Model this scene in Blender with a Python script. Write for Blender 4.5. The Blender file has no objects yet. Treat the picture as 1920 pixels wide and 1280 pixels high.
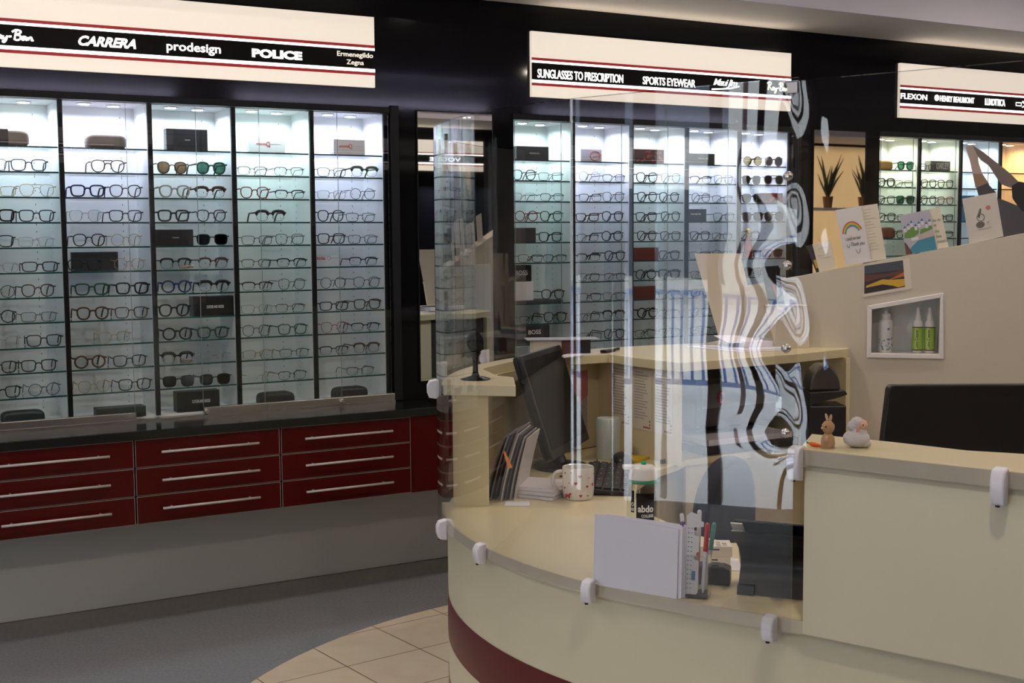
import bpy, math, random
from mathutils import Vector, Matrix
from mathutils.noise import noise as pnoise

SC = bpy.context.scene
COL = SC.collection

# ------------------------------------------------------------------ camera
YAW, PITCH, ROLL = 0.5171283, 0.0844260, -0.0071575
CAM = Vector((-0.8683, -4.9042, 1.5))
cam_data = bpy.data.cameras.new('camera')
cam_data.sensor_width = 36.0
cam_data.lens = 2340.215 / 1920.0 * 36.0
cam_data.clip_start = 0.05
cam = bpy.data.objects.new('camera', cam_data)
COL.objects.link(cam)
R0 = Vector((math.cos(YAW), -math.sin(YAW), 0))
F0 = Vector((math.sin(YAW), math.cos(YAW), 0))
Z0 = Vector((0, 0, 1))
FW = F0 * math.cos(PITCH) - Z0 * math.sin(PITCH)
UP = Z0 * math.cos(PITCH) + F0 * math.sin(PITCH)
RI = R0 * math.cos(ROLL) + UP * math.sin(ROLL)
UI = UP * math.cos(ROLL) - R0 * math.sin(ROLL)
cam.matrix_world = Matrix(((RI.x, UI.x, -FW.x, CAM.x), (RI.y, UI.y, -FW.y, CAM.y), (RI.z, UI.z, -FW.z, CAM.z), (0, 0, 0, 1)))
SC.camera = cam

# ------------------------------------------------------------------ world, view, light
world = bpy.data.worlds.new('overcast_sky')
SC.world = world
world.use_nodes = True
world.node_tree.nodes['Background'].inputs[0].default_value = (0.86, 0.93, 1.0, 1)
world.node_tree.nodes['Background'].inputs[1].default_value = 10.0
SC.view_settings.view_transform = 'Standard'
SC.view_settings.look = 'None'
SC.view_settings.gamma = 1.0
SC.view_settings.use_curve_mapping = False
SC.view_settings.exposure = 0.0
cy = SC.cycles
cy.max_bounces = 9
cy.diffuse_bounces = 4
cy.glossy_bounces = 5
cy.transmission_bounces = 6
cy.transparent_max_bounces = 40
cy.caustics_reflective = False
cy.caustics_refractive = False
cy.sample_clamp_indirect = 4.0

CEIL_W = 14.0      # ceiling downlights, watts each
ADDED_STRIP_W = 15.0     # added ceiling strips
SIGN_W = 0.45      # glow out of the open top of each sign box, watts per metre
BAY_W = 2.7        # cabinet bay lamps, watts each

def area_light(name, loc, size, power, color, target=None, shape='DISK', parent=None, size_y=None, spread=None):
    d = bpy.data.lights.new(name, 'AREA')
    d.shape = shape
    d.size = size
    if size_y: d.size_y = size_y
    d.energy = power
    d.color = color
    if spread: d.spread = spread
    o = bpy.data.objects.new(name, d)
    COL.objects.link(o)
    o.location = loc
    if target is not None:
        v = Vector(target) - Vector(loc)
        o.rotation_euler = v.to_track_quat('-Z', 'Y').to_euler()
    if parent: o.parent = parent
    return o

# daylight portal in the shop window (light guide only)
for py, pw in ((-5.1, 1.5), (-2.42, 1.0), (-.75, .55)):
    pl = area_light('window_portal', (-3.66, py, 1.3), pw, 1.0, (1, 1, 1), (0, py, 1.3), 'RECTANGLE', size_y=2.1)
    pl.data.cycles.is_portal = True

# ------------------------------------------------------------------ mesh building
class MB:
    def __init__(s):
        s.v = []; s.f = []; s.mi = []; s.m = 0
    def _add(s, vs, fs):
        b = len(s.v)
        s.v += [tuple(v) for v in vs]
        s.f += [tuple(i + b for i in f) for f in fs]
        s.mi += [s.m] * len(fs)
        return s
    def box(s, x0, x1, y0, y1, z0, z1, M=None):
        vs = [Vector((x, y, z)) for x in (x0, x1) for y in (y0, y1) for z in (z0, z1)]
        if M: vs = [M @ v for v in vs]
        return s._add(vs, [(0, 1, 3, 2), (4, 6, 7, 5), (0, 4, 5, 1), (2, 3, 7, 6), (0, 2, 6, 4), (1, 5, 7, 3)])
    def prism(s, poly, z0, z1, fn=None):
        """poly in (a,b); fn(a,b,c)->world, default xyz"""
        fn = fn or (lambda a, b, c: (a, b, c))
        n = len(poly)
        vs = [fn(a, b, z0) for a, b in poly] + [fn(a, b, z1) for a, b in poly]
        fs = [tuple(range(n - 1, -1, -1)), tuple(range(n, 2 * n))]
        fs += [(i, (i + 1) % n, n + (i + 1) % n, n + i) for i in range(n)]
        return s._add(vs, fs)
    def ribbon(s, path, t0, t1, z0, z1, nz=1, disp=None):
        """solid sheet following an xy path, between normal offsets t0..t1"""
        n = len(path)
        P = [Vector((p[0], p[1])) for p in path]
        N = []
        for i in range(n):
            d = (P[min(i + 1, n - 1)] - P[max(i - 1, 0)]).normalized()
            N.append(Vector((-d.y, d.x)))
        L = [0]
        for i in range(1, n): L.append(L[-1] + (P[i] - P[i - 1]).length)
        vs = []
        for t in (t0, t1):
            for j in range(nz + 1):
                z = z0 + (z1 - z0) * j / nz
                for i in range(n):
                    o = t + (disp(L[i], z, L[-1]) if disp else 0)
                    q = P[i] + N[i] * o
                    vs.append((q.x, q.y, z))
        W = n * (nz + 1)
        fs = []
        for j in range(nz):
            for i in range(n - 1):
                a = j * n + i; b = a + 1; c = b + n; d = a + n
                fs.append((a, b, c, d)); fs.append((W + d, W + c, W + b, W + a))
        for i in range(n - 1):
            fs.append((i, W + i, W + i + 1, i + 1))
            k = nz * n + i
            fs.append((k, k + 1, W + k + 1, W + k))
        for j in range(nz):
            a = j * n; fs.append((a, a + n, W + a + n, W + a))
            a = j * n + n - 1; fs.append((a, W + a, W + a + n, a + n))
        return s._add(vs, fs)
    def tube(s, path, r, n=6, closed=False, M=None, cap=True):
        P = [Vector(p) for p in path]
        k = len(P)
        rr = r if isinstance(r, (list, tuple)) else [r] * k
        vs = []
        ref = None
        for i in range(k):
            a = P[i - 1] if (closed or i > 0) else P[i]
            b = P[(i + 1) % k] if (closed or i < k - 1) else P[i]
            t = (b - a).normalized()
            if ref is None:
                ref = Vector((0, 0, 1)) if abs(t.z) < .9 else Vector((0, 1, 0))
            u = (ref - t * ref.dot(t)).normalized(); ref = u
            w = t.cross(u)
            for j in range(n):
                c = 2 * math.pi * j / n
                q = P[i] + (u * math.cos(c) + w * math.sin(c)) * rr[i]
                vs.append(M @ q if M else q)
        fs = []
        for i in range(k if closed else k - 1):
            i2 = (i + 1) % k
            for j in range(n):
                j2 = (j + 1) % n
                fs.append((i * n + j, i * n + j2, i2 * n + j2, i2 * n + j))
        if not closed and cap:
            fs.append(tuple(range(n - 1, -1, -1)))
            fs.append(tuple((k - 1) * n + j for j in range(n)))
        return s._add(vs, fs)
    def lathe(s, prof, n=24, M=None):
        vs = []; k = len(prof)
        for r, z in prof:
            for j in range(n):
                c = 2 * math.pi * j / n
                q = Vector((r * math.cos(c), r * math.sin(c), z))
                vs.append(M @ q if M else q)
        fs = [(i * n + j, i * n + (j + 1) % n, (i + 1) * n + (j + 1) % n, (i + 1) * n + j) for i in range(k - 1) for j in range(n)]
        fs.append(tuple(range(n - 1, -1, -1)))
        fs.append(tuple((k - 1) * n + j for j in range(n)))
        return s._add(vs, fs)
    def ball(s, c, r, n=16, m=10, M=None, lump=0.0, freq=60):
        r = r if isinstance(r, (list, tuple)) else (r, r, r)
        vs = []
        for i in range(m + 1):
            th = math.pi * (0.02 + 0.96 * i / m)
            for j in range(n):
                ph = 2 * math.pi * j / n
                d = Vector((math.sin(th) * math.cos(ph), math.sin(th) * math.sin(ph), math.cos(th)))
                q = Vector((c[0] + r[0] * d.x, c[1] + r[1] * d.y, c[2] + r[2] * d.z))
                if lump: q += d * lump * pnoise(q * freq)
                vs.append(M @ q if M else q)
        fs = [(i * n + j, (i + 1) * n + j, (i + 1) * n + (j + 1) % n, i * n + (j + 1) % n) for i in range(m) for j in range(n)]
        fs.append(tuple(range(n)))
        fs.append(tuple(m * n + j for j in range(n - 1, -1, -1)))
        return s._add(vs, fs)
    def text(s, txt, fn, w, h, thick=0.002, bold=0.0, shear=0.0, space=1.0):
        """letters fitted into w x h; fn(a,b,c)->world, a along, b up, c outward"""
        cu = bpy.data.curves.new('lettering', 'FONT')
        cu.body = txt; cu.size = 1.0; cu.offset = bold; cu.shear = shear
        cu.space_character = space; cu.resolution_u = 3; cu.extrude = 0.02
        o = bpy.data.objects.new('lettering', cu)
        COL.objects.link(o)
        dg = bpy.context.evaluated_depsgraph_get()
        me = bpy.data.meshes.new_from_object(o.evaluated_get(dg))
        bpy.data.objects.remove(o); bpy.data.curves.remove(cu)
        xs = [v.co.x for v in me.vertices]; ys = [v.co.y for v in me.vertices]; zs = [v.co.z for v in me.vertices]
        ax, bx, ay, by = min(xs), max(xs), min(ys), max(ys)
        az, bz = min(zs), max(zs)
        vs = [fn((v.co.x - ax) / (bx - ax) * w, (v.co.y - ay) / (by - ay) * h, (v.co.z - az) / (bz - az) * thick) for v in me.vertices]
        s._add(vs, [tuple(p.vertices) for p in me.polygons])
        bpy.data.meshes.remove(me)
        return s
    def mesh(s, name, mats, smooth=False):
        me = bpy.data.meshes.new(name)
        me.from_pydata([tuple(v) for v in s.v], [], s.f)
        for m in (mats if isinstance(mats, (list, tuple)) else [mats]): me.materials.append(m)
        if any(s.mi): me.polygons.foreach_set('material_index', s.mi)
        if smooth: me.polygons.foreach_set('use_smooth', [True] * len(me.polygons))
        me.update()
        return me
    def build(s, name, mats, parent=None, smooth=False, bevel=0.0, seg=2, auto=False):
        me = s.mesh(name, mats, smooth or auto)
        o = bpy.data.objects.new(name, me)
        COL.objects.link(o)
        if auto: me.set_sharp_from_angle(angle=math.radians(40))
        if bevel:
            b = o.modifiers.new('bevel', 'BEVEL'); b.width = bevel; b.segments = seg; b.limit_method = 'ANGLE'; b.harden_normals = False
        if parent:
            o.parent = parent
            o.matrix_parent_inverse = parent.matrix_basis.inverted()
        return o

def tag(o, label, cat, group=None, kind=None):
    o['label'] = label; o['category'] = cat
    if group: o['group'] = group
    if kind: o['kind'] = kind
    return o
def thing(name, label, cat, loc=(0, 0, 0), group=None):
    o = bpy.data.objects.new(name, None)
    COL.objects.link(o); o.location = loc; o.empty_display_size = .05
    return tag(o, label, cat, group)
def struct(o, label=None, cat=None):
    o['kind'] = 'structure'
    if label: tag(o, label, cat or 'wall')
    return o
def copy_tree(o, parent=None):
    c = o.copy(); COL.objects.link(c)
    if parent: c.parent = parent
    for ch in list(o.children): copy_tree(ch, c)
    return c
def rotz(a, loc=(0, 0, 0)):
    return Matrix.Translation(loc) @ Matrix.Rotation(a, 4, 'Z')

# ------------------------------------------------------------------ materials
def mat(name, col, rough=.5, metal=0.0, spec=.5, var=0.0, vscale=8.0, bump=0.0, bscale=200.0, emit=0.0, ecol=None, coat=0.0, col2=None):
    m = bpy.data.materials.new(name)
    m.use_nodes = True
    nt = m.node_tree; b = nt.nodes['Principled BSDF']
    b.inputs['Base Color'].default_value = (*col, 1)
    b.inputs['Roughness'].default_value = rough
    b.inputs['Metallic'].default_value = metal
    b.inputs['Specular IOR Level'].default_value = spec
    b.inputs['Coat Weight'].default_value = coat
    b.inputs['Coat Roughness'].default_value = .06
    if emit:
        b.inputs['Emission Color'].default_value = (*(ecol or col), 1)
        b.inputs['Emission Strength'].default_value = emit
    if var or bump:
        tc = nt.nodes.new('ShaderNodeTexCoord')
    if var:
        n = nt.nodes.new('ShaderNodeTexNoise'); n.inputs['Scale'].default_value = vscale; n.inputs['Detail'].default_value = 5
        nt.links.new(tc.outputs['Object'], n.inputs['Vector'])
        mx = nt.nodes.new('ShaderNodeMix'); mx.data_type = 'RGBA'
        c2 = col2 or tuple(c * (1 - var) for c in col)
        mx.inputs[6].default_value = (*c2, 1); mx.inputs[7].default_value = (*tuple(min(1, c * (1 + var * .5)) for c in col), 1)
        nt.links.new(n.outputs['Fac'], mx.inputs[0]); nt.links.new(mx.outputs[2], b.inputs['Base Color'])
    if bump:
        n2 = nt.nodes.new('ShaderNodeTexNoise'); n2.inputs['Scale'].default_value = bscale; n2.inputs['Detail'].default_value = 3
        nt.links.new(tc.outputs['Object'], n2.inputs['Vector'])
        bp = nt.nodes.new('ShaderNodeBump'); bp.inputs['Strength'].default_value = bump; bp.inputs['Distance'].default_value = .004
        nt.links.new(n2.outputs['Fac'], bp.inputs['Height']); nt.links.new(bp.outputs['Normal'], b.inputs['Normal'])
    return m

def clear(name, tint=(1, 1, 1), refl=1.0, base=.04, rough=0.0):
    """thin clear sheet: transparent body with Fresnel reflection on its surfaces"""
    m = bpy.data.materials.new(name); m.use_nodes = True
    nt = m.node_tree; nt.nodes.remove(nt.nodes['Principled BSDF'])
    out = nt.nodes['Material Output']
    tr = nt.nodes.new('ShaderNodeBsdfTransparent'); tr.inputs[0].default_value = (*tint, 1)
    gl = nt.nodes.new('ShaderNodeBsdfGlossy'); gl.inputs['Roughness'].default_value = rough
    gl.inputs[0].default_value = (refl, refl, refl, 1)
    lw = nt.nodes.new('ShaderNodeLayerWeight'); lw.inputs['Blend'].default_value = .5
    p = nt.nodes.new('ShaderNodeMath'); p.operation = 'POWER'; p.inputs[1].default_value = 5
    a = nt.nodes.new('ShaderNodeMath'); a.operation = 'MULTIPLY_ADD'; a.inputs[1].default_value = 1 - base; a.inputs[2].default_value = base
    mx = nt.nodes.new('ShaderNodeMixShader')
    nt.links.new(lw.outputs['Facing'], p.inputs[0]); nt.links.new(p.outputs[0], a.inputs[0]); nt.links.new(a.outputs[0], mx.inputs[0])
    nt.links.new(tr.outputs[0], mx.inputs[1]); nt.links.new(gl.outputs[0], mx.inputs[2]); nt.links.new(mx.outputs[0], out.inputs['Surface'])
    return m

def carpet_mat():
    m = mat('grey_blue_carpet', (.085, .086, .094), .95, spec=.1)
    nt = m.node_tree; b = nt.nodes['Principled BSDF']
    tc = nt.nodes.new('ShaderNodeTexCoord')
    n = nt.nodes.new('ShaderNodeTexNoise'); n.inputs['Scale'].default_value = 90; n.inputs['Detail'].default_value = 6; n.inputs['Roughness'].default_value = .8
    n2 = nt.nodes.new('ShaderNodeTexNoise'); n2.inputs['Scale'].default_value = 420
    r = nt.nodes.new('ShaderNodeValToRGB')
    r.color_ramp.elements[0].position = .3; r.color_ramp.elements[0].color = (.165, .165, .175, 1)
    r.color_ramp.elements[1].position = .7; r.color_ramp.elements[1].color = (.26, .262, .28, 1)
    bp = nt.nodes.new('ShaderNodeBump'); bp.inputs['Strength'].default_value = .6; bp.inputs['Distance'].default_value = .003
    L = nt.links.new
    L(tc.outputs['Object'], n.inputs['Vector']); L(tc.outputs['Object'], n2.inputs['Vector'])
    L(n.outputs['Fac'], r.inputs['Fac']); L(r.outputs['Color'], b.inputs['Base Color'])
    L(n2.outputs['Fac'], bp.inputs['Height']); L(bp.outputs['Normal'], b.inputs['Normal'])
    return m

TILE, TPHI, TO = 0.3023, 0.12448, (0.98866, -0.57882)
def tile_mat():
    m = mat('beige_floor_tile', (.5, .4, .28), .35, spec=.4)
    nt = m.node_tree; b = nt.nodes['Principled BSDF']; L = nt.links.new
    tc = nt.nodes.new('ShaderNodeTexCoord')
    mp = nt.nodes.new('ShaderNodeMapping'); mp.vector_type = 'TEXTURE'
    mp.inputs['Location'].default_value = (TO[0], TO[1], 0); mp.inputs['Rotation'].default_value = (0, 0, TPHI); mp.inputs['Scale'].default_value = (TILE, TILE, 1)
    L(tc.outputs['Object'], mp.inputs['Vector'])
    br = nt.nodes.new('ShaderNodeTexBrick')
    br.offset = 0.0; br.squash = 1.0
    br.inputs['Scale'].default_value = 1.0; br.inputs['Brick Width'].default_value = 1.0; br.inputs['Row Height'].default_value = 1.0
    br.inputs['Mortar Size'].default_value = .0095; br.inputs['Mortar Smooth'].default_value = .3
    br.inputs['Color1'].default_value = (.66, .54, .39, 1); br.inputs['Color2'].default_value = (.69, .565, .415, 1); br.inputs['Mortar'].default_value = (.16, .115, .07, 1)
    L(mp.outputs['Vector'], br.inputs['Vector'])
    n = nt.nodes.new('ShaderNodeTexNoise'); n.inputs['Scale'].default_value = 9; n.inputs['Detail'].default_value = 4
    L(tc.outputs['Object'], n.inputs['Vector'])
    mx = nt.nodes.new('ShaderNodeMix'); mx.data_type = 'RGBA'; mx.blend_type = 'MULTIPLY'; mx.inputs[0].default_value = .35
    r = nt.nodes.new('ShaderNodeValToRGB'); r.color_ramp.elements[0].position = .35; r.color_ramp.elements[0].color = (.85, .75, .7, 1); r.color_ramp.elements[1].position = .65; r.color_ramp.elements[1].color = (1, 1, 1, 1)
    L(n.outputs['Fac'], r.inputs['Fac']); L(br.outputs['Color'], mx.inputs[6]); L(r.outputs['Color'], mx.inputs[7]); L(mx.outputs[2], b.inputs['Base Color'])
    return m

M = {}
M['black_gloss'] = mat('black_gloss_laminate', (.005, .005, .006), .05, spec=.14)
M['black'] = mat('black_plastic', (.012, .012, .013), .38)
M['black_metal'] = mat('black_anodised_strip', (.008, .009, .010), .5, spec=.15)
M['granite'] = mat('black_polished_worktop', (.008, .009, .009), .16, var=.5, vscale=300)
M['white_lam'] = mat('white_laminate', (.80, .82, .82), .45)
M['cream'] = mat('cream_laminate', (.70, .61, .38), .3, var=.04, vscale=3)
M['cream_front'] = mat('pale_cream_panel', (.63, .575, .41), .35, var=.03, vscale=2)
M['divider'] = mat('warm_beige_board', (.61, .55, .455), .5, var=.03, vscale=4)
M['edge'] = mat('grey_cream_edging', (.56, .50, .38), .4, var=.12, vscale=30)
M['red_gloss'] = mat('deep_red_gloss', (.058, .0015, .001), .3, spec=.25)
M['red_band'] = mat('dark_red_band', (.10, .008, .008), .32)
M['copper'] = mat('brown_plinth', (.22, .11, .075), .4)
M['alu'] = mat('brushed_aluminium', (.50, .47, .44), .3, metal=1.0)
M['steel'] = mat('satin_steel', (.75, .72, .68), .25, metal=1.0)
M['handle'] = mat('pale_bar_handle', (.50, .46, .43), .4, metal=.25)
M['plinth'] = mat('grey_taupe_paint', (.44, .415, .37), .6, var=.05, vscale=3)
M['carpet'] = carpet_mat()
M['upstand'] = mat('brown_grey_carpet_upstand', (.20, .18, .155), .95, var=.2, vscale=60, spec=.1)
M['tile'] = tile_mat()
M['ceiling'] = mat('daylight_tinted_ceiling', (.72, .70, .78), .8)  # white ceiling; cool daylight tint is put into its colour
M['soffit'] = mat('warm_white_paint', (.74, .70, .66), .7)
M['wall'] = mat('pale_wall_paint', (.55, .52, .48), .8)
M['white'] = mat('white_plastic', (.72, .70, .76), .35)
M['white_frame'] = mat('white_gloss_trim', (.82, .80, .82), .3)
M['paper'] = mat('white_paper', (.84, .82, .90), .8, spec=.2)
M['paper_warm'] = mat('cream_paper', (.72, .66, .55), .8, spec=.2)
M['card'] = mat('beige_card', (.60, .53, .43), .55)
M['mirror'] = mat('mirror_silver', (.88, .88, .86), .015, metal=1.0)
M['glass'] = clear('clear_glass', (.985, .995, .99), base=.04)
M['shelf_glass'] = clear('shelf_glass', (.942, .962, .966), base=.022)
M['shelf_edge'] = mat('green_glass_edge', (.012, .06, .06), .15)
M['door_glass'] = clear('door_glass', (.985, .99, .99), base=.018)
M['acrylic'] = clear('clear_acrylic_sheet', (.985, .985, .985), base=.052)
M['acrylic_edge'] = clear('sheet_edge', (.75, .78, .78), base=.15)
M['lens_clear'] = clear('demo_lens', (.975, .985, .985), base=.012)
LENS = {'K': (.03, .05, .045), 'B': (.42, .33, .24), 'G': (.22, .38, .33), 'Y': (.16, .165, .17), 'O': (.36, .32, .10)}
for k_, c_ in LENS.items(): M['lens_' + k_] = clear('tinted_lens_' + {'K': 'dark_green', 'B': 'brown', 'G': 'green', 'Y': 'grey', 'O': 'olive'}[k_], c_, base=.03)
FRC = {'k': ('black', (.012, .012, .014)), 'n': ('navy', (.015, .02, .05)), 'o': ('brown', (.06, .032, .016)), 'g': ('gold', (.45, .33, .14)), 'v': ('silver', (.42, .44, .46)),
       'e': ('green', (.02, .075, .045)), 'r': ('rose red', (.24, .04, .045)), 'u': ('blue', (.02, .03, .12)), 'c': ('clear grey', (.32, .34, .33))}
for k_, (n_, c_) in FRC.items(): M['fr_' + k_] = mat(n_.replace(' ', '_') + '_frame', c_, .35, metal=.8 if k_ in 'gv' else 0, spec=.3)
M['sign_beige'] = mat('lit_beige_sign', (.6, .55, .48), .5, emit=.66, ecol=(.97, .85, .72))
M['sign_white'] = mat('lit_white_band', (.9, .9, .9), .5, emit=2.4, ecol=(1, .96, .9))
M['sign_red'] = mat('dark_red_line', (.30, .01, .012), .5, emit=.22, ecol=(.55, .01, .02))
M['sign_black'] = mat('sign_black_band', (.005, .004, .004), .5, spec=.08)
M['letter'] = mat('lit_white_letters', (.9, .9, .9), .5, emit=2.2, ecol=(1, .98, .97))
M['letter_warm'] = mat('lit_cream_letters', (.9, .85, .75), .5, emit=.75, ecol=(1, .9, .78))
def emis(name, col, s): return mat(name, (.9, .9, .9), .5, emit=s, ecol=col)
# ------------------------------------------------------------------ room shell
XL, XR, YF = -3.7, 11.0, -5.9          # window wall, far end wall, opposite wall
ZC = 2.53
POD = (1.794, -2.316)

fl = MB(); fl.box(XL, XR, YF, .32, -.06, 0.0); struct(fl.build('floor', M['carpet']))
disc = MB()
TC, TR = (1.608, -2.26), 1.83
poly = [(TC[0] + TR * math.cos(a * math.pi / 60), TC[1] + TR * math.sin(a * math.pi / 60)) for a in range(120)]
disc.prism(poly, 0.0, .004); o = disc.build('floor_tiling', M['tile']); struct(o)
# ceiling: lowered perimeter soffit and raised centre
c = MB()
c.box(XL, XR, -.50, .32, ZC, ZC + .04); c.box(XL, XR, YF, YF + .8, ZC, ZC + .04)
c.box(XL, XL + .9, YF, .3, ZC, ZC + .04)
struct(c.build('ceiling_soffit', M['soffit']))
c = MB(); c.box(XL, XR, YF, .32, 2.86, 2.92)
c.box(XL, XR, -.52, -.50, ZC, 2.87); c.box(XL, XR, YF + .8, YF + .84, ZC, 2.87)
struct(c.build('ceiling', M['ceiling']))
b_ = MB(); b_.box(4.9, 5.35, -4.6, -.52, 2.72, 2.86); struct(b_.build('ceiling_beam', M['ceiling']))
# back wall: black gloss around the cabinets
CABX = (-.33, 1.937, 4.204)
BAY = .33
ZT, ZB = 2.0226, .807
w = MB()
edges = [XL] + [v for cx in CABX for v in (cx, cx + 5 * BAY)] + [XR]
for i in range(0, len(edges), 2):
    w.box(edges[i], edges[i + 1], 0, .27, .7915, ZC); w.box(edges[i], edges[i + 1], .075, .27, 0, .7915)
for cx in CABX:
    w.box(cx, cx + 5 * BAY, 0, .27, ZT, ZC)
w.box(XL, XR, .27, .32, 0, ZC)
struct(w.build('wall_back', M['black_gloss']))
# slim posts standing proud beside cabinets
for cx in CABX:
    p = MB(); p.box(cx + 5 * BAY + .012, cx + 5 * BAY + .05, -.012, 0, ZB - .01, ZT + .03)
    tag(p.build('trim_post', M['black_metal'], bevel=.002), 'black upright trim at the end of a lit display cabinet', 'trim', 'cabinet end trims', 'structure')
pl_ = MB(); pl_.box(XL, 6.2, .045, .07, .062, .77); struct(pl_.build('wall_plinth', M['plinth']))
bs = MB(); bs.box(XL, 6.2, .03, .05, 0, .062); struct(bs.build('baseboard_back', M['upstand']))
w = MB(); w.box(XR, XR + .05, YF, .32, 0, 2.9); struct(w.build('wall_right', M['wall']))
# opposite wall with an opening
w = MB()
w.box(XL, 8.4, YF - .05, YF, 0, 2.9); w.box(10.4, XR, YF - .05, YF, 0, 2.9); w.box(8.4, 10.4, YF - .05, YF, 0, .5); w.box(8.4, 10.4, YF - .05, YF, 2.5, 2.9)
struct(w.build('wall_front', M['black_gloss']))
# window wall on the street side: piers between the glazed openings
PANES = [(-5.85, -5.12), (-5.08, -4.35), (-2.90, -2.74), (-2.68, -2.40), (-2.30, -1.95), (-1.02, -.86), (-.70, -.48)]
w = MB()
w.box(XL - .1, XL, YF, .32, 2.36, 2.9)
ye = [YF] + [v for p in PANES for v in p] + [.32]
for i in range(0, len(ye), 2): w.box(XL - .1, XL, ye[i], ye[i + 1], 0, 2.36)
struct(w.build('wall_left', mat('dark_shopfront', (.05, .045, .045), .5)))
for i, (y0, y1) in enumerate(PANES):
    g = MB(); g.box(XL - .053, XL - .047, y0, y1, 0, 2.36); struct(g.build('window_%d' % (i + 1), M['glass']))
# the street outside
out = MB(); out.box(-40, XL - .1, -30, 24, -.1, -.02); out.box(XL - .1, 30, -30, YF - .05, -.1, -.02)
struct(out.build('pavement', mat('pale_paving', (.74, .74, .76), .8, var=.12, vscale=1.5)))
BLUE = mat('blue_railing_paint', (.16, .22, .38), .5)
fe = thing('railing_fence', 'pale blue railings across the street outside the shop window', 'fence', (-8.2, -2, 0))
fb = MB()
for z in (.12, .95): fb.box(-8.22, -8.18, -14, 12, z, z + .05)
fb.build('rail', BLUE, fe)
fb = MB(); fbw = mat('blue_railing_bars', (.10, .15, .34), .5)
for i in range(170): fb.box(-8.214, -8.186, -14 + i * .153, -13.962 + i * .153, .12, 1.0)
fb.build('bar_pattern', fbw, fe)
bd = thing('street_building', 'pale terrace of shops across the street outside the window', 'building', (-24, -3, 0))
bb = MB(); bb.box(-26, -24, -30, 24, -.02, 9); bb.build('wall', mat('pale_render', (.42, .41, .40), .8), bd)
PANE = mat('dark_panes', (.04, .05, .07), .15)
for i in range(9):
    for z in (.6, 3.6, 6.4): bb = MB(); bb.box(-24.02, -23.98, -28 + i * 5.6, -25.6 + i * 5.6, z, z + 1.9); bb.build('window', PANE, bd)
bk2 = thing('street_building', 'grey building opposite the far window with plants', 'building', (13, -16, 0))
bb = MB(); bb.box(2, 26, -18, -16, -.02, 10); bb.build('wall', mat('grey_render', (.22, .22, .24), .8), bk2)
pp = MB(); pp.tube([(-6.6, -2.29, -.02), (-6.6, -2.29, 3.2)], .03, 8)
tag(pp.build('street_post', mat('rust_black_post', (.05, .025, .03), .5)), 'thin dark post standing on the pavement outside', 'post')

# ------------------------------------------------------------------ ceiling downlights
DLM = emis('downlight_lens', (1, .93, .84), 9)
for i, (x, y) in enumerate([(-1.9, -1.7), (.2, -1.5), (2.3, -1.9), (4.4, -1.6), (6.6, -1.8), (-1.9, -4.0), (.2, -4.0), (2.3, -4.1), (4.4, -4.0), (6.6, -4.0)]):
    t = thing('ceiling_downlight', 'round recessed white downlight in the raised ceiling', 'light', (x, y, 2.86), 'ceiling downlights')
    d = MB(); d.lathe([(.085, 2.85), (.085, 2.86), (.065, 2.86), (.06, 2.845)], 20, Matrix.Translation((x, y, 0))); d.build('rim', M['white'], t)
    d = MB(); d.lathe([(.06, 2.852), (.06, 2.856)], 20, Matrix.Translation((x, y, 0))); d.build('lens', DLM, t)
    L_ = area_light('downlight', (0, 0, -.03), .12, CEIL_W, (1, .86, .70), parent=t)

# added strip lights, out of view, put in to brighten the raised ceiling
STRIP = emis('added_strip_lens', (.80, .78, 1), 1.5)
for x in (.6, 3.4, 6.2):
    yl = YF + .87
    t = thing('added_strip_light', 'added cool strip light, out of view, brightening the raised ceiling', 'light', (x, yl, 2.60), 'added strip lights')
    m = MB(); m.box(x - 1.2, x + 1.2, yl - .028, yl + .02, 2.585, 2.60); m.build('channel', M['white'], t)
    m = MB(); m.box(x - 1.19, x + 1.19, yl - .02, yl + .015, 2.60, 2.604); m.build('diffuser', STRIP, t)
    area_light('added_strip_lamp', (0, .01, .012), 2.3, ADDED_STRIP_W, (.80, .78, 1), shape='RECTANGLE', parent=t, size_y=.03).rotation_euler = (math.pi + .5, 0, 0)

# ------------------------------------------------------------------ illuminated signs
XZ = lambda ox, oz, y0: (lambda a, b, c: (ox + a, y0 - c, oz + b))
SCRIPT = [[(.10, .02), (.17, .5), (.26, .96)], [(-.02, .78), (.2, .98), (.46, .95), (.5, .76), (.34, .58), (.2, .5)], [(.24, .53), (.42, .22), (.6, .03)],
    [(.87, .36), (.72, .38), (.62, .2), (.69, .05), (.8, .14), (.88, .36), (.87, .12), (.95, .05)], [(.99, .36), (1.0, .12), (1.12, .12), (1.22, .36), (1.15, -.05), (1.03, -.28), (.94, -.2), (1.1, -.02)],
    [(1.3, .30), (1.46, .33)], [(1.62, .0), (1.68, .5), (1.76, .97)], [(1.5, .78), (1.74, 1.0), (2.0, .9), (1.92, .66), (1.72, .55), (1.95, .46), (1.97, .17), (1.78, .0), (1.62, .08)],
    [(2.27, .36), (2.14, .38), (2.04, .2), (2.1, .05), (2.2, .14), (2.28, .36), (2.27, .12), (2.35, .05)], [(2.40, .36), (2.42, .05), (2.44, .2), (2.55, .37), (2.62, .28), (2.61, .06), (2.72, .08)]]
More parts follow.
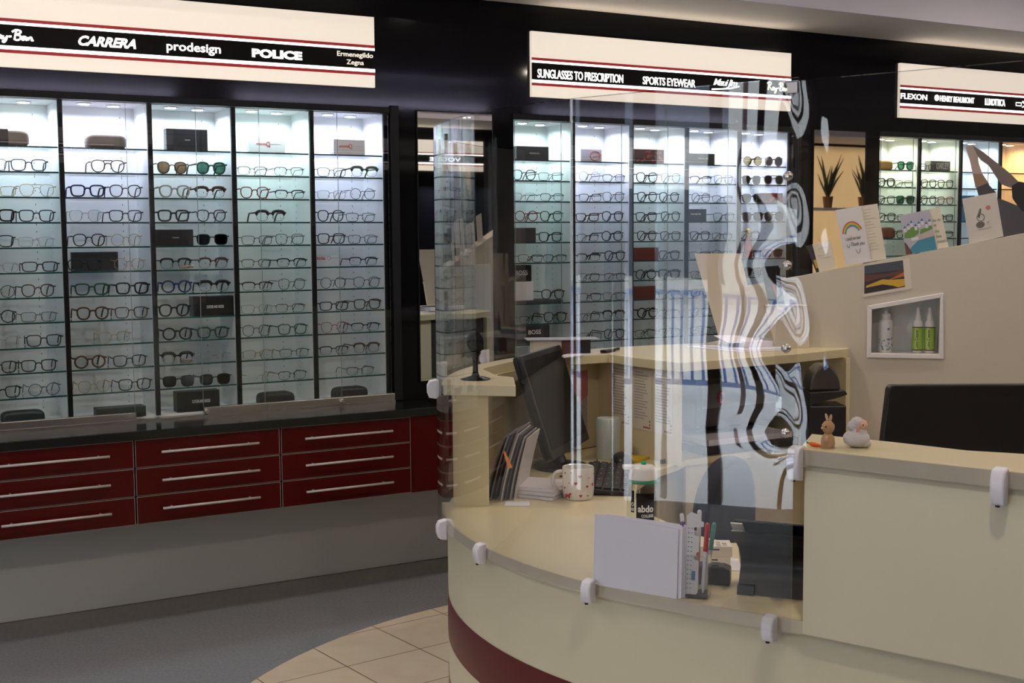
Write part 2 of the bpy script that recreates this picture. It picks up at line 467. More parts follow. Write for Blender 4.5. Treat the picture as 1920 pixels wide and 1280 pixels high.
def smooth3(P):
    if len(P) < 3: return P
    o = []
    for i in range(len(P) - 1):
        p0, p1, p2, p3 = P[max(i - 1, 0)], P[i], P[i + 1], P[min(i + 2, len(P) - 1)]
        for j in range(4):
            t = j / 4
            o.append(tuple(.5 * (2 * p1[q] + (p2[q] - p0[q]) * t + (2 * p0[q] - 5 * p1[q] + 4 * p2[q] - p3[q]) * t * t + (3 * p1[q] - p0[q] - 3 * p2[q] + p3[q]) * t ** 3) for q in (0, 1)))
    return o + [P[-1]]
def sign(x0, x1, label, words, glyphs=None, scripts=()):
    y0 = -.002
    t = thing('illuminated_sign', label, 'sign', ((x0 + x1) / 2, 0, 2.12))
    zt, z0 = 2.412, 2.1225
    yb = -.018
    m = MB(); m.box(x0, x1, yb, 0, z0, zt); m.build('light_box', M['sign_beige'], t)
    m = MB()
    for a, b in ((2.273, 2.2835), (2.1845, 2.198)): m.box(x0, x1, yb - .002, yb, a, b)
    m.build('glow_strip', M['sign_white'], t)
    m = MB()
    for a, b in ((2.2835, 2.2955), (2.1725, 2.1845)): m.box(x0, x1, yb - .003, yb, a, b)
    m.build('red_line', M['sign_red'], t)
    m = MB(); m.box(x0, x1, yb - .004, yb, 2.198, 2.273); m.build('name_band', M['sign_black'], t)
    for txt, xa, xb, za, zb, kw in words:
        kw = dict(kw); mt = M[kw.pop('m', 'letter')]
        l = MB(); l.text(txt, XZ(xa, za, yb - .004), xb - xa, zb - za, .003, **kw); l.build('lettering', mt, t)
    area_light('sign_uplight', ((x0 + x1) / 2 - t.location.x, -.05, .30), x1 - x0 - .1, SIGN_W * (x1 - x0), (1, .84, .66), shape='RECTANGLE', parent=t, size_y=.04).rotation_euler = (math.pi, 0, 0)
    for stx, stw, stz, sth, smt in scripts:
        l = MB()
        for st in SCRIPT:
            l.tube([(stx + q[0] / 2.72 * stw, yb - .006, stz + q[1] * sth) for q in smooth3(st)], .0034, 6)
        l.build('script_lettering', M[smt], t, True)
    if glyphs: glyphs(t, yb - .004)
    return t
BOLD = dict(bold=.035)
sign(-.64, 1.2598, 'long lit sign above the cabinet topped by eyewear cases, ending in two-line cream lettering', [
    ('CARRERA', .067, .277, 2.215, 2.252, dict(shear=.35, bold=.035, space=1.0)),
    ('prodesign', .393, .604, 2.209, 2.253, dict(bold=.012, space=1.0)),
    ('POLICE', .730, .939, 2.214, 2.248, dict(bold=.05)),
    ('Ermenegildo', 1.091, 1.250, 2.236, 2.262, dict(m='letter_warm', bold=.006)),
    ('Zegna', 1.132, 1.208, 2.205, 2.230, dict(m='letter_warm', bold=.006))], None, [(-.252, .162, 2.219, .036, 'letter')])
def swash(pts, x0, z0):
    def f(t, y):
        m = MB()
        m.tube([(x0 + a, y - .002, z0 + b) for a, b in pts], .0035, 6); m.build('underline', M['letter'], t)
    return f
sign(2.0224, 3.5531, 'lit sign above the cabinet behind the curved clear screen', [
    ('SUNGLASSES TO PRESCRIPTION', 2.050, 2.515, 2.207, 2.246, dict(bold=.006, space=.95)),
    ('SPORTS EYEWEAR', 2.628, 2.939, 2.208, 2.245, dict(bold=.006, space=.95)),
    ('Maui Jim', 3.050, 3.200, 2.216, 2.258, dict(shear=.4, bold=.004, space=.85))],
    swash([(-.01, .0), (.05, .004), (.11, .010), (.16, .022)], 3.05, 2.206), [(3.392, .138, 2.219, .042, 'letter_warm')])
def spec_glyph(t, y):
    m = MB()
    m.tube([(5.255, y - .002, 2.226), (5.30, y - .002, 2.226), (5.30, y - .002, 2.243), (5.255, y - .002, 2.243)], .003, 6, True)
    m.tube([(5.31, y - .002, 2.25), (5.40, y - .002, 2.215)], .006, 6); m.tube([(5.31, y - .002, 2.218), (5.40, y - .002, 2.262)], .004, 6)
    m.build('logo', M['letter'], t); m = MB()
    m.lathe([(.017, 0), (.017, .003)], 20, Matrix.Translation((4.602, y - .003, 2.2385)) @ Matrix.Rotation(math.pi / 2, 4, 'X'))
    m.build('logo_disc', M['letter'], t)
sign(4.3285, 5.86, 'lit sign above the cabinet behind the sloping beige partition', [
    ('FLEXON', 4.329, 4.530, 2.221, 2.252, dict(bold=.012)),
    ('HENRY BEAUMONT', 4.630, 4.905, 2.221, 2.253, dict(bold=.006)),
    ('LUXOTTICA', 4.995, 5.162, 2.217, 2.255, dict(bold=.012, space=.9))], spec_glyph)

# ------------------------------------------------------------------ display cabinets
def cabinet(x0, label, tints, zs, skip=(), lit=True, seams=(), dark_last=False):
    t = thing('display_cabinet', label, 'cabinet', (x0 + 2.5 * BAY, 0, ZB))
    D = .25
    m = MB(); m.box(x0, x0 + 5 * BAY, D, D + .018, ZB, ZT)
    m.box(x0, x0 + 5 * BAY, .03, D, ZB - .012, ZB); m.box(x0, x0 + 5 * BAY, .03, D, ZT - .006, ZT - .0004)
    m.build('carcass', M['white_lam'], t)
    for i in range(6):
        x = x0 + BAY * i
        m = MB(); m.box(x - .007, x + .007, .03, D, ZB, ZT); m.build('divider', M['white_lam'], t)
        m = MB(); m.box(x - .0085, x + .0085, .018, .032, ZB, ZT)
        m.build('divider_edge', M['black_metal'], t)
    m = MB(); m.box(x0 - .01, x0 + 5 * BAY + .01, -.012, .03, ZT - .004, ZT + .022); m.build('head_rail', M['black_metal'], t, bevel=.003)
    for b in range(5):
        xa, xb = x0 + BAY * b + .0085, x0 + BAY * (b + 1) - .0085
        for k, z in enumerate(zs):
            if (b, k) in skip: continue
            m = MB(); m.box(xa, xb, .04, D - .004, z - .006, z)
            s = m.build('glass_shelf', M['shelf_glass'], t)
            m = MB(); m.box(xa, xb, .0385, .04, z - .006, z); m.build('shelf_edge', M['shelf_edge'], s)
        # bracket strips: rows of small holes in the back panel
        m = MB()
        for xx in (xb - .055, xb - .004):
            for i in range(44):
                if xx > xb - .02: m.box(xx, xx + .0005, D - .06, D - .0565, ZB + .03 + i * .0265, ZB + .036 + i * .0265)
                else: m.box(xx, xx + .0035, D - .0006, D, ZB + .03 + i * .0265, ZB + .036 + i * .0265)
        m.build('slot_pattern', M['slot'], t)
        # lamps in the bay ceiling
        if lit:
            for q, (lx, ly) in enumerate(((.30, .10), (.68, .14))):
                X, Y = xa + lx * (xb - xa), ly
                m = MB(); m.lathe([(.028, ZT - .010), (.028, ZT - .0062), (.022, ZT - .0062)], 18, Matrix.Translation((X, Y, 0))); r = m.build('spotlight', M['white'], t)
                m = MB(); m.lathe([(.021, ZT - .0115), (.021, ZT - .0098)], 18, Matrix.Translation((X, Y, 0))); m.build('lamp_lens', M['spot_em'], r)
            area_light('bay_lamp', ((xa + xb) / 2 - t.location.x, .135, ZT - .020 - ZB), .26, BAY_W, tints[b], shape='RECTANGLE', parent=t, size_y=.16, spread=2.5)
    return t
M['slot'] = mat('shadow_slot', (.25, .26, .26), .7)
M['spot_em'] = emis('spot_lamp', (.95, .97, 1), 14)
SHELF = [1.845 - .0937 * k for k in range(11)]
CYAN, LAV, TEAL, NEU, GRN, ORG = (.74, .88, 1), (.72, .75, 1), (.70, .94, .95), (.78, .9, 1), (.93, 1, .70), (1, .42, .10)
cabA = cabinet(CABX[0], 'wide lit cabinet of spectacles with five bays above red drawers', [CYAN, LAV, CYAN, TEAL, LAV], SHELF)
cabB = cabinet(CABX[1], 'five-bay lit spectacle cabinet seen through the curved clear screen', [TEAL, LAV, CYAN, LAV, LAV], SHELF, skip={(0, 6)})
cabC = cabinet(CABX[2], 'lit spectacle cabinet with yellow-green bays behind the sloping partition', [GRN, GRN, CYAN, ORG, ORG], SHELF)
# sliding glass doors of the cabinets (panes, aluminium shoes, locks)
def door(t, xa, xb, y, shoe=None, lock=None):
    m = MB(); m.box(xa, xb, y - .004, y, ZB - .004, ZT + .002)
    d = m.build('glass_door', M['door_glass'], t)
    m = MB()
    m.box(xa, xa + .0012, y - .005, y - .0005, ZB, ZT); m.build('pane_edge', M['pane_edge'], d)
    if shoe:
        m = MB(); m.box(shoe[0], shoe[1], y - .016, y + .006, ZB - .008, ZB + .022); m.build('door_shoe', M['alu'], d, bevel=.002)
    if lock:
        m = MB(); m.lathe([(.011, 0), (.011, .014), (.008, .018)], 16, Matrix.Translation((lock, y - .014, ZB + .006)) @ Matrix.Rotation(math.pi / 2, 4, 'X')); m.build('lock', M['steel'], d)
M['pane_edge'] = mat('pane_edge_grey', (.22, .30, .32), .3)
door(cabA, -.33, .235, -.004, (-.33, .235))
door(cabA, .235, .50, .008)
door(cabA, .50, .755, -.004, (.50, .76), .507)
door(cabA, .755, 1.09, -.004, (.76, 1.09), 1.083)
door(cabA, 1.09, 1.32, -.004, (1.09, 1.33))
m = MB(); m.box(-.34, 1.33, -.024, .03, ZB - .016, ZB - .008); m.build('track_rail', M['alu'], cabA)
for c_, x0 in ((cabB, CABX[1]), (cabC, CABX[2])):
    door(c_, x0, x0 + .245, -.004, (x0, x0 + .245))
    door(c_, x0 + .245, x0 + .58, -.004, (x0 + .25, x0 + .58))
    door(c_, x0 + .58, x0 + .85, -.004, (x0 + .58, x0 + .85))
    door(c_, x0 + .85, x0 + 1.22, -.004, (x0 + .85, x0 + 1.22))
    door(c_, x0 + 1.22, x0 + 1.65, -.004, (x0 + 1.22, x0 + 1.65))

# mirrors between the cabinets
for x0, x1, lab in ((1.458, 1.823, 'tall mirror in the black wall between the two nearer lit cabinets'), (3.724, 4.09, 'tall mirror in the black wall beside the yellow-green lit cabinet')):
    t = thing('wall_mirror', lab, 'mirror', ((x0 + x1) / 2, 0, .872))
    m = MB(); m.box(x0, x1, -.008, 0, .872, 2.035); m.build('mirror_glass', M['mirror'], t)
    m = MB(); m.box(x0 - .004, x0, -.010, 0, .868, 2.039); m.box(x1, x1 + .004, -.010, 0, .868, 2.039); m.box(x0, x1, -.010, 0, .868, .872); m.box(x0, x1, -.010, 0, 2.035, 2.039)
    m.build('frame', M['black_metal'], t)

# worktop and red drawer units under the cabinets
m = MB(); m.box(-1.6, 6.2, -.25, .03, .757, .791)
tag(m.build('worktop', M['granite'], bevel=.003), 'long black polished worktop running under the lit cabinets', 'worktop')
def drawer_unit(x0, x1, label):
    t = thing('drawer_unit', label, 'drawers', ((x0 + x1) / 2, -.11, .437), 'red drawer units')
    m = MB(); m.box(x0, x1, -.215, .045, .437, .757); m.build('carcass', M['black'], t)
    h = .3195 / 3
    for i in range(3):
        za, zb = .4375 + i * h + .0015, .4375 + (i + 1) * h - .0015
        m = MB(); m.box(x0 + .003, x1 - .003, -.236, -.2155, za, zb); d = m.build('drawer', M['red_gloss'], t)
        m = MB()
        yb = -.2365
        for a, b, cc, dd in ((x0 + .003, x1 - .003, zb - .0022, zb), (x0 + .003, x1 - .003, za, za + .0012), (x0 + .003, x0 + .0052, za, zb), (x1 - .0052, x1 - .003, za, zb)):
            m.box(a, b, yb, -.236, cc, dd)
        m.build('edging', M['drawer_edge'], d)
        hz = (za + zb) / 2 + .004
        m = MB(); m.tube([(x0 + .094, -.262, hz), (x1 - .094, -.262, hz)], .005, 10)
        for xx in (x0 + .13, x1 - .13): m.tube([(xx, -.262, hz), (xx, -.236, hz)], .004, 8)
        m.build('handle', M['handle'], d, True)
    return t
M['drawer_edge'] = mat('grey_drawer_edging', (.22, .19, .17), .35)
drawer_unit(-.392, .174, 'red three-drawer unit under the black and taupe eyewear case bay')
drawer_unit(.174, .737, 'red three-drawer unit, middle one of the row with steel bar handles')
drawer_unit(.737, 1.302, 'red three-drawer unit next to the plain red panel')
drawer_unit(-.958, -.392, 'red three-drawer unit, end of the row nearest the window')
m = MB(); m.box(1.302, 6.2, -.236, -.004, .4375, .757); m.box(1.3045, 1.308, -.2375, -.236, .4375, .757)
tag(m.build('cabinet_panel', M['red_gloss']), 'plain dark red panel running on behind the curved reception desk', 'panel')
# ------------------------------------------------------------------ spectacles
def outline(shape, n=26):
    a, b, e, tp = {'r': (.0235, .0225, 2.0, 0), 'p': (.0255, .0222, 2.5, .22), 's': (.0268, .0205, 3.4, .18), 't': (.0275, .0175, 3.8, .13),
                   'a': (.0275, .0225, 2.5, .26), 'b': (.0255, .0200, 3.0, .16), 'h': (.0265, .0165, 3.4, .12), 'l': (.0260, .0175, 3.0, .10)}[shape]
    P = []
    for i in range(n):
        t = 2 * math.pi * i / n
        c, s = math.cos(t), math.sin(t)
        x = a * math.copysign(abs(c) ** (2 / e), c); z = b * math.copysign(abs(s) ** (2 / e), s)
        x *= 1 - tp * (1 - z / b) * .5
        P.append((x, z))
    return P, a, b
_cache = {}
def glasses_parts(shape, thick, col):
    key = (shape, thick, col)
    if key in _cache: return _cache[key]
    P, a, b = outline(shape)
    r = {'1': .0013, '2': .0023, '3': .0035}[thick]
    cx = a + .0085
    zc = b + r + .0005
    fr = MB()
    for s in (-1, 1):
        ring = [(s * (cx + x), 0, zc + z) for x, z in P]
        n = len(ring)
        if shape == 'l': pass
        elif shape in 'bh':
            rr = []
            for x, z in P:
                top = z > b * .15
                rr.append((r * 1.9 if shape == 'b' else r * 1.25) if top else (.0009))
            pts = ring + [ring[0]]
            fr.tube(ring, rr, 6, True)
        else: fr.tube(ring, r, 6, True)
    zb = zc + b * .35
    rb = max(r, .0011)
    fr.tube([(-cx + a * .93, -.001, zb - .002), (-.005, -.003, zb + .003), (.005, -.003, zb + .003), (cx - a * .93, -.001, zb - .002)], rb, 6)
    if shape == 'a': fr.tube([(-cx + a * .7, -.001, zc + b * .95), (0, -.002, zc + b * .95), (cx - a * .7, -.001, zc + b * .95)], rb, 6)
    ze = zc + b * .62
    for s in (-1, 1):
        fr.tube([(s * (cx + a * .95), 0, ze), (s * (cx + a + .0055), .002, ze + .001), (s * (cx + a + .006), .008, ze)], max(r, .0014), 6)
        fr.tube([(s * (cx - a * .75), .004, zc - b * .1), (s * (cx - a * .95), .006, zc - b * .45)], .0011, 5)
    frame = fr.mesh('rim_frame', M['fr_' + col], True)
    L = MB()
    L.prism([(x * .97, z * .97) for x, z in P], -.0005, .0005, lambda p, q, c: (p, c, q))
    lens = {}
    tm = MB()
    rt = {'1': .0015, '2': .0022, '3': .0030}[thick]
    tm.tube([(0, .008, ze), (0, .06, ze), (0, .098, ze), (.0, .118, ze * .62), (0, .134, .003)], [rt, rt, rt, rt, rt * 1.1], 6)
    temple = tm.mesh('temple', M['fr_' + col], True)
    _cache[key] = (frame, temple, L, cx, zc, a, P)
    return _cache[key]
_lens = {}
def glasses(code, label, loc, yaw, group):
    shape, thick, col = code[0], code[1], code[2]
    lk = code[3] if len(code) > 3 else None
    frame, temple, L, cx, zc, a, P = glasses_parts(shape, thick, col)
    k = (shape, lk)
    if k not in _lens: _lens[k] = L.mesh('lens', M['lens_' + lk] if lk else M['lens_clear'])
    t = thing('sunglasses' if lk else 'spectacles', label, 'sunglasses' if lk else 'glasses', loc, group)
    t.rotation_euler = (0, 0, yaw)
    def add(nm, me, l, sx=1):
        o = bpy.data.objects.new(nm, me); COL.objects.link(o); o.parent = t; o.location = l; o.scale = (sx, 1, 1)
        return o
    add('rim_frame', frame, (0, 0, 0))
    for s in (-1, 1):
        add('lens', _lens[k], (s * cx, 0, zc), s)
        q = add('temple', temple, (s * (cx + a + .006), 0, 0))
        q.rotation_euler = (0, 0, s * .06)
    return t
A_GLASSES = {
    0: '1:0.218s2n,0.107s1k 2:0.245a1g,0.111t1g 3:0.239s2n,0.109s3k 4:0.232t1v,0.092s2k 5:0.245t2k,0.113t1v 6:0.234p2o,0.107r1k 7:0.233t1o,0.103r2k 8:0.248s2k,0.102p1c 9:0.226s2k,0.096s2k 10:0.243r1n,0.096s2k',
    1: '1:0.175a2o 2:0.097s3u,0.236p2k 3:0.086p1v,0.233s2n 4:0.101p2k,0.234r1g 5:0.078s2k,0.243r1g 6:0.100s3e,0.253s3k 7:0.099p3o,0.247s2o 8:0.175p1g 9:0.084r3o,0.231s2k 10:0.093p1g,0.247s2k',
    2: '1:0.092p2oB,0.247p3eG 2:0.095p3c,0.242b3o 3:0.090s3k,0.242p2k 4:0.241s2kK 5:0.093b2k,0.243b2o 6:0.093r3u,0.242b3k 7:0.083p3k 8:0.091r3k,0.237s3e 9:0.088b3k,0.239l1c 10:0.092s2kY,0.236s2kK',
    3: '1:0.083h1k,0.237h1n 2:0.094p2r,0.244h2n 3:0.155b3k 4:0.094t1k,0.235s1k 5:0.094h1n,0.240h2k 6:0.092h2k,0.240p1n 7:0.087t1c,0.235h1o 8:0.089p1n,0.243s2e 9:0.091t1g,0.245h1n 10:0.096l1g,0.238h1k',
    4: '1:0.096t1k,0.248b3e 2:0.101t1v,0.237r1n 3:0.090p2n,0.227t1k 4:0.100s2k,0.233t1n 5:0.236h2n 6:0.098r1k,0.244p1k 7:0.097t2n,0.250s2o 8:0.095p1r,0.241h2n 9:0.095h2n,0.244b2o 10:0.213h1k'}
B_GLASSES = {
    0: '1:0.097p2k,0.228t1k 2:0.085t1v,0.233h1n 3:0.093r2r,0.230p2e 4:0.227s2k 5:0.111t1k,0.252h1k 8:0.121h1k,0.252p2k',
    1: '1:0.116r1v,0.255h1n 2:0.115h1k,0.255p1k 3:0.094t2o,0.246p2k 4:0.100h1k,0.243r2k 5:0.109h2k,0.255p2k 6:0.103t1k,0.255h1k 7:0.105t1n,0.255t1k 8:0.108h1k,0.255b2k 9:0.114t1k,0.255p2k',
    2: '1:0.112p2k,0.255p1k 2:0.112p2k,0.257p2k 3:0.112s2k,0.255p2k 4:0.112p2o,0.255s2k 5:0.255s2k 6:0.106r2k,0.255s3n 7:0.255t1k 8:0.116r3k,0.255h1k 9:0.114h1k,0.257h2k',
    3: '1:0.115h2k,0.255s1k 2:0.107r1k,0.245h1n 3:0.249s1n 4:0.115s2k,0.254t1o 5:0.115t1k,0.255s1k 6:0.115h1n,0.255t1k 7:0.115t3k,0.254s1k 8:0.115h1n,0.254t1k 9:0.115t1n,0.254h1k',
    4: '0:0.113r2oO,0.248r3cY 1:0.115s2kK,0.254a2vK 2:0.115s3kK 3:0.115s3kK,0.254a2oY 4:0.100s2k 5:0.115t2k,0.254s3rB 6:0.115s3kK,0.255s2uK 7:0.115s2k,0.254t1k 8:0.115h1k,0.254s2k 9:0.115t1n,0.254s1k'}
D_GLASSES = {
    0: '0:0.248s3eG 1:0.118s3k,0.255t1k 2:0.112s2k,0.250s3eG 3:0.115s2k,0.255t1k 4:0.255s2o',
    1: '0:0.100t2u 1:0.118s2k,0.254s2k 2:0.115p2k,0.254s2r 3:0.115s2k,0.254t2k 4:0.115s1k,0.255t2o'}
SHN = {'r': 'round', 'p': 'rounded-square', 's': 'square', 't': 'rectangular', 'a': 'double-bridge', 'b': 'brow-line', 'h': 'half-rim', 'l': 'rimless'}
THN = {'1': 'fine', '2': 'slim', '3': 'chunky'}
LEN = {'K': 'dark-lens', 'B': 'brown-lens', 'G': 'green-lens', 'Y': 'grey-lens', 'O': 'olive-lens'}
ORD = ['top', 'second', 'third', 'fourth', 'fifth', 'sixth', 'seventh', 'eighth', 'ninth', 'tenth', 'lowest']
TOPA = ['under the two-tone eyewear case', 'under the lone taupe case', 'under the square black box', 'under the tilted white box', 'under the upright white box']
TOPB = ['under the charcoal box', 'under the grey drawing card', 'under the dark red box', 'under the dark green box', 'in the all-sunglasses bay']
TOPD = ['under the tan case', 'under the grey lettered box']
rng = random.Random(4)
for data, cx0, tops, grp in ((A_GLASSES, CABX[0], TOPA, 'spectacles in the cabinet over the red drawers'), (B_GLASSES, CABX[1], TOPB, 'spectacles in the cabinet behind the screen'), (D_GLASSES, CABX[2], TOPD, 'spectacles in the yellow-green cabinet')):
    for b_i, s in data.items():
        for row in s.split():
            k, rest = row.split(':'); k = int(k)
            its = sorted(rest.split(','), key=lambda e: float(e[:5]))
            xs = [min(max(float(e[:5]), .0785), .2510) for e in its]
            if len(xs) == 2 and xs[1] - xs[0] < .1395: xs[0] = max(.0785, xs[1] - .1395)
            for q, e in enumerate(its):
                x, code = xs[q], e[5:]
                nm = (LEN[code[3]] + ' sunglasses') if len(code) > 3 else 'glasses'
                pos = '' if len(its) == 1 else (', nearer the window' if q == 0 else ', second along')
                lab = f"{THN[code[1]]} {FRC[code[2]][0]} {SHN[code[0]]} {nm}, {ORD[k]} shelf {tops[b_i]}{pos}"
                # pairs sit well forward on their shelf
                y = .052 + rng.uniform(-.006, .012)
                glasses(code, lab, (cx0 + BAY * b_i + x, y, SHELF[k] + .0002), rng.uniform(-.10, .06), grp)

# ------------------------------------------------------------------ cases and boxes in the cabinets
def case_soft(name, label, x, z, y, w, h, d, m, seam=None, half=None, slope=.75):
    """rounded hinged eyewear case"""
    t = thing(name, label, 'case', (x, y, z))
    mb = MB()
    prof = []
    for i in range(25):
        a = math.pi * i / 24
        prof.append((math.copysign(abs(math.cos(a)) ** .35, math.cos(a)) * w / 2, h * .22 + (h * .78) * math.sin(a) ** .5))
    prof = [(-w / 2 * .93, 0.0)] + [(w / 2 * .93, 0.0)] + prof
    mb.prism(prof, y - d / 2, y + d / 2, lambda a, b, c: (x + a, c, z + b))
    mb.build('shell', m, t, bevel=min(d * .3, .012), seg=4, auto=True)
    if half:
        mb = MB(); pr2 = [(min(a, half), b) for a, b in prof]
        mb.prism([(a * 1.006, b * 1.006) for a, b in pr2], y - d / 2 - .0012, y + d / 2 - .012, lambda a, b, c: (x + a, c, z + b))
        mb.build('dark_half', M['black'], t, bevel=.008, seg=3)
    if seam:
        mb = MB(); mb.box(x - w * .42, x + w * .42, y - d / 2 - .0015, y - d / 2 + .01, z + h * .08, z + h * .115); mb.build('seam', seam, t)
    return t
def carton(name, label, x, z, y, w, h, d, m, txt=None, tcol=None, tw=.6, th=.14, tx=0, tz=.5, cat='box', tilt=0, yaw=0, extra=None):
    t = thing(name, label, cat, (x, y, z))
    t.rotation_euler = (0, 0, 0)
    X = Matrix.Translation((x, y, z)) @ Matrix.Rotation(yaw, 4, 'Z') @ Matrix.Rotation(tilt, 4, 'X')
    mb = MB(); mb.box(-w / 2, w / 2, -d / 2, d / 2, 0, h, X); bx_ = mb.build('carton', m, t, bevel=.0015)
    if txt:
        mb = MB(); fn = lambda a, b, c: X @ Vector((-w * tw / 2 + tx * w + a, -d / 2 - .0004 - c, h * tz - h * th / 2 + b))
        mb.text(txt, fn, w * tw, h * th, .0006, bold=.015); mb.build('print', tcol, t)
    if extra: extra(t, X, w, h, d)
    return t
C_TAUPE = mat('taupe_leatherette', (.17, .135, .115), .55, bump=.15, bscale=400)
C_TAUPE2 = mat('dark_taupe_stripe', (.03, .02, .02), .5)
C_GREEN = mat('dark_green_case', (.012, .022, .022), .45)
C_DK = mat('dark_brown_case', (.02, .018, .017), .5)
C_BOX = mat('black_card_box', (.010, .010, .012), .35)
C_WBOX = mat('white_card_box', (.66, .66, .70), .5)
P_RED = mat('red_print', (.5, .04, .03), .5)
P_GREY = mat('grey_print', (.42, .42, .42), .6)
P_WHITE = mat('white_print', (.7, .7, .7), .6)
def bay(cx, b): return cx + BAY * b
a0 = CABX[0]
case_soft('eyewear_case', 'two-tone dark and taupe eyewear case on the top shelf next to the window', bay(a0, 0) + .145, SHELF[0], .10, .165, .062, .06, C_TAUPE, half=.008)
case_soft('eyewear_case', 'lone taupe rounded eyewear case on a top shelf', bay(a0, 1) + .178, SHELF[0], .10, .150, .056, .06, C_TAUPE, seam=C_TAUPE2)
carton('sunglasses_box', 'square black gloss box on the top shelf of the middle bay', bay(a0, 2) + .165, SHELF[0], .12, .165, .088, .045, C_BOX, 'TOM FORD', P_GREY, .13, .06, .0, .5)
def q_mark(t, X, w, h, d):
    mb = MB()
    mb.tube([X @ Vector((.004 + .0075 * math.cos(a * .5236), -d / 2 - .0008, h * .56 + .0085 * math.sin(a * .5236))) for a in range(12)], .0012, 5, True)
    mb.box(.007, .012, -d / 2 - .0012, -d / 2, h * .56 - .013, h * .56 - .010, X); mb.build('logo', P_RED, t)
    mb = MB(); mb.box(.016, .058, -d / 2 - .0008, -d / 2, h * .55, h * .565, X); mb.build('small_print', P_GREY, t)
carton('eyewear_box', 'tilted white box with red lettering, top shelf', bay(a0, 3) + .165, SHELF[0], .11, .152, .066, .035, C_WBOX, 'etnia', P_RED, .30, .13, -.16, .56, tilt=-.12, extra=q_mark)
carton('eyewear_box', 'upright white box with larger red lettering beside the mirror end', bay(a0, 4) + .185, SHELF[0], .09, .142, .066, .045, C_WBOX, 'etnia', P_RED, .34, .16, -.16, .56, extra=q_mark)
carton('sunglasses_box', 'flat-fronted black box filling one half of the fifth shelf', bay(a0, 2) + .092, SHELF[4], .08, .150, .064, .05, C_BOX, 'TOM FORD', P_GREY, .18, .08, .03, .5)
carton('folded_case', 'dark slate case standing behind round wire spectacles', bay(a0, 1) + .135, SHELF[5], .165, .175, .072, .03, mat('slate_case', (.022, .025, .03), .5))
carton('display_block', 'black block with pale lettering beside chunky spectacles', bay(a0, 2) + .238, SHELF[7], .075, .165, .078, .06, C_BOX, 'CUTLER AND GROSS', P_WHITE, .42, .15, .04, .46)
carton('display_block', 'black block with pale lettering standing on the cabinet floor', bay(a0, 2) + .165, ZB, .07, .172, .082, .06, C_BOX, 'CUTLER AND GROSS', P_WHITE, .42, .15, .06, .5)
case_soft('eyewear_case', 'dark green oval case on the cabinet floor nearest the window', bay(a0, 0) + .165, ZB, .08, .155, .050, .06, C_GREEN)
carton('flat_box', 'long flat dark box on the cabinet floor behind the rail end', bay(a0, 1) + .19, ZB, .06, .185, .040, .07, C_GREEN)
case_soft('eyewear_case', 'black six-sided case on the cabinet floor under the fine half-rims', bay(a0, 3) + .165, ZB, .07, .150, .054, .07, C_DK)
case_soft('eyewear_case', 'black six-sided case on the cabinet floor beside the mirror end', bay(a0, 4) + .165, ZB, .07, .150, .054, .07, C_DK)
t = thing('brand_card', 'small clear card printed red on the sixth shelf', 'card', (bay(a0, 4) + .085, .09, SHELF[5]))
mb = MB(); mb.box(bay(a0, 4) + .02, bay(a0, 4) + .15, .09, .092, SHELF[5], SHELF[5] + .05); mb.build('card', M['glass'], t)
mb = MB(); mb.text('etnia', XZ(bay(a0, 4) + .025, SHELF[5] + .028, .0895), .05, .014, .0006, bold=.02); mb.tube([(bay(a0, 4) + .092 + .007 * math.cos(q * .7), .0893, SHELF[5] + .035 + .008 * math.sin(q * .7)) for q in range(9)], .001, 5, True)
mb.box(bay(a0, 4) + .1, bay(a0, 4) + .145, .0893, .0898, SHELF[5] + .0345, SHELF[5] + .036); mb.build('print', P_RED, t)
for x_, k_, l_ in ((bay(a0, 2) + .145, 5, 'tiny maker label standing behind the black brow-line spectacles'), (bay(a0, 2) + .135, 9, 'tiny maker label standing by the rimless spectacles')):
    carton('brand_label', l_, x_, SHELF[k_], .085, .055, .016, .012, M['paper_warm'] if k_ == 5 else P_GREY, 'CUTLER AND GROSS', C_BOX, .86, .3, cat='label')
a1 = CABX[1]
C_DARKBOX = mat('charcoal_box', (.035, .030, .035), .5)
carton('eyewear_box', 'charcoal box with faint lettering on a top shelf beside the first mirror', bay(a1, 0) + .145, SHELF[0], .10, .172, .064, .045, C_DARKBOX, 'PERSOL', P_GREY, .32, .12, .06, .5)
def card_red(t, X, w, h, d):
    mb = MB()
    mb.tube([X @ Vector((w * .42 - .012 * 0 - .03 + .028 * math.cos(q * .63), -d / 2 - .001, h * .5 + .022 * math.sin(q * .63))) for q in range(10)], .0012, 5, True)
    mb.tube([X @ Vector((w * .05, -d / 2 - .001, h * .4)), X @ Vector((w * .48, -d / 2 - .001, h * .62))], .0012, 5); mb.build('print', P_RED, t)
carton('brand_card', 'grey card with a red drawing on a top shelf', bay(a1, 1) + .15, SHELF[0], .10, .118, .062, .006, mat('grey_card', (.42, .42, .46), .6), extra=card_red, cat='card')
def red_pat(t, X, w, h, d):
    mb = MB(); r_ = random.Random(2)
    for q in range(22):
        u, v = r_.uniform(-.46, .4) * w, r_.uniform(.08, .85) * h
        mb.box(u, u + r_.uniform(.004, .02), -d / 2 - .0008, -d / 2, v, v + r_.uniform(.003, .01), X)
    mb.build('print', P_RED, t)
carton('eyewear_box', 'dark red patterned box on a top shelf', bay(a1, 2) + .135, SHELF[0], .09, .178, .068, .045, mat('wine_box', (.05, .012, .016), .4), extra=red_pat)
carton('eyewear_box', 'dark green box with pale lettering on a top shelf', bay(a1, 3) + .125, SHELF[0], .09, .165, .056, .045, mat('bottle_green_box', (.012, .03, .024), .4), 'POLAROID', P_WHITE, .36, .13, .05, .55)
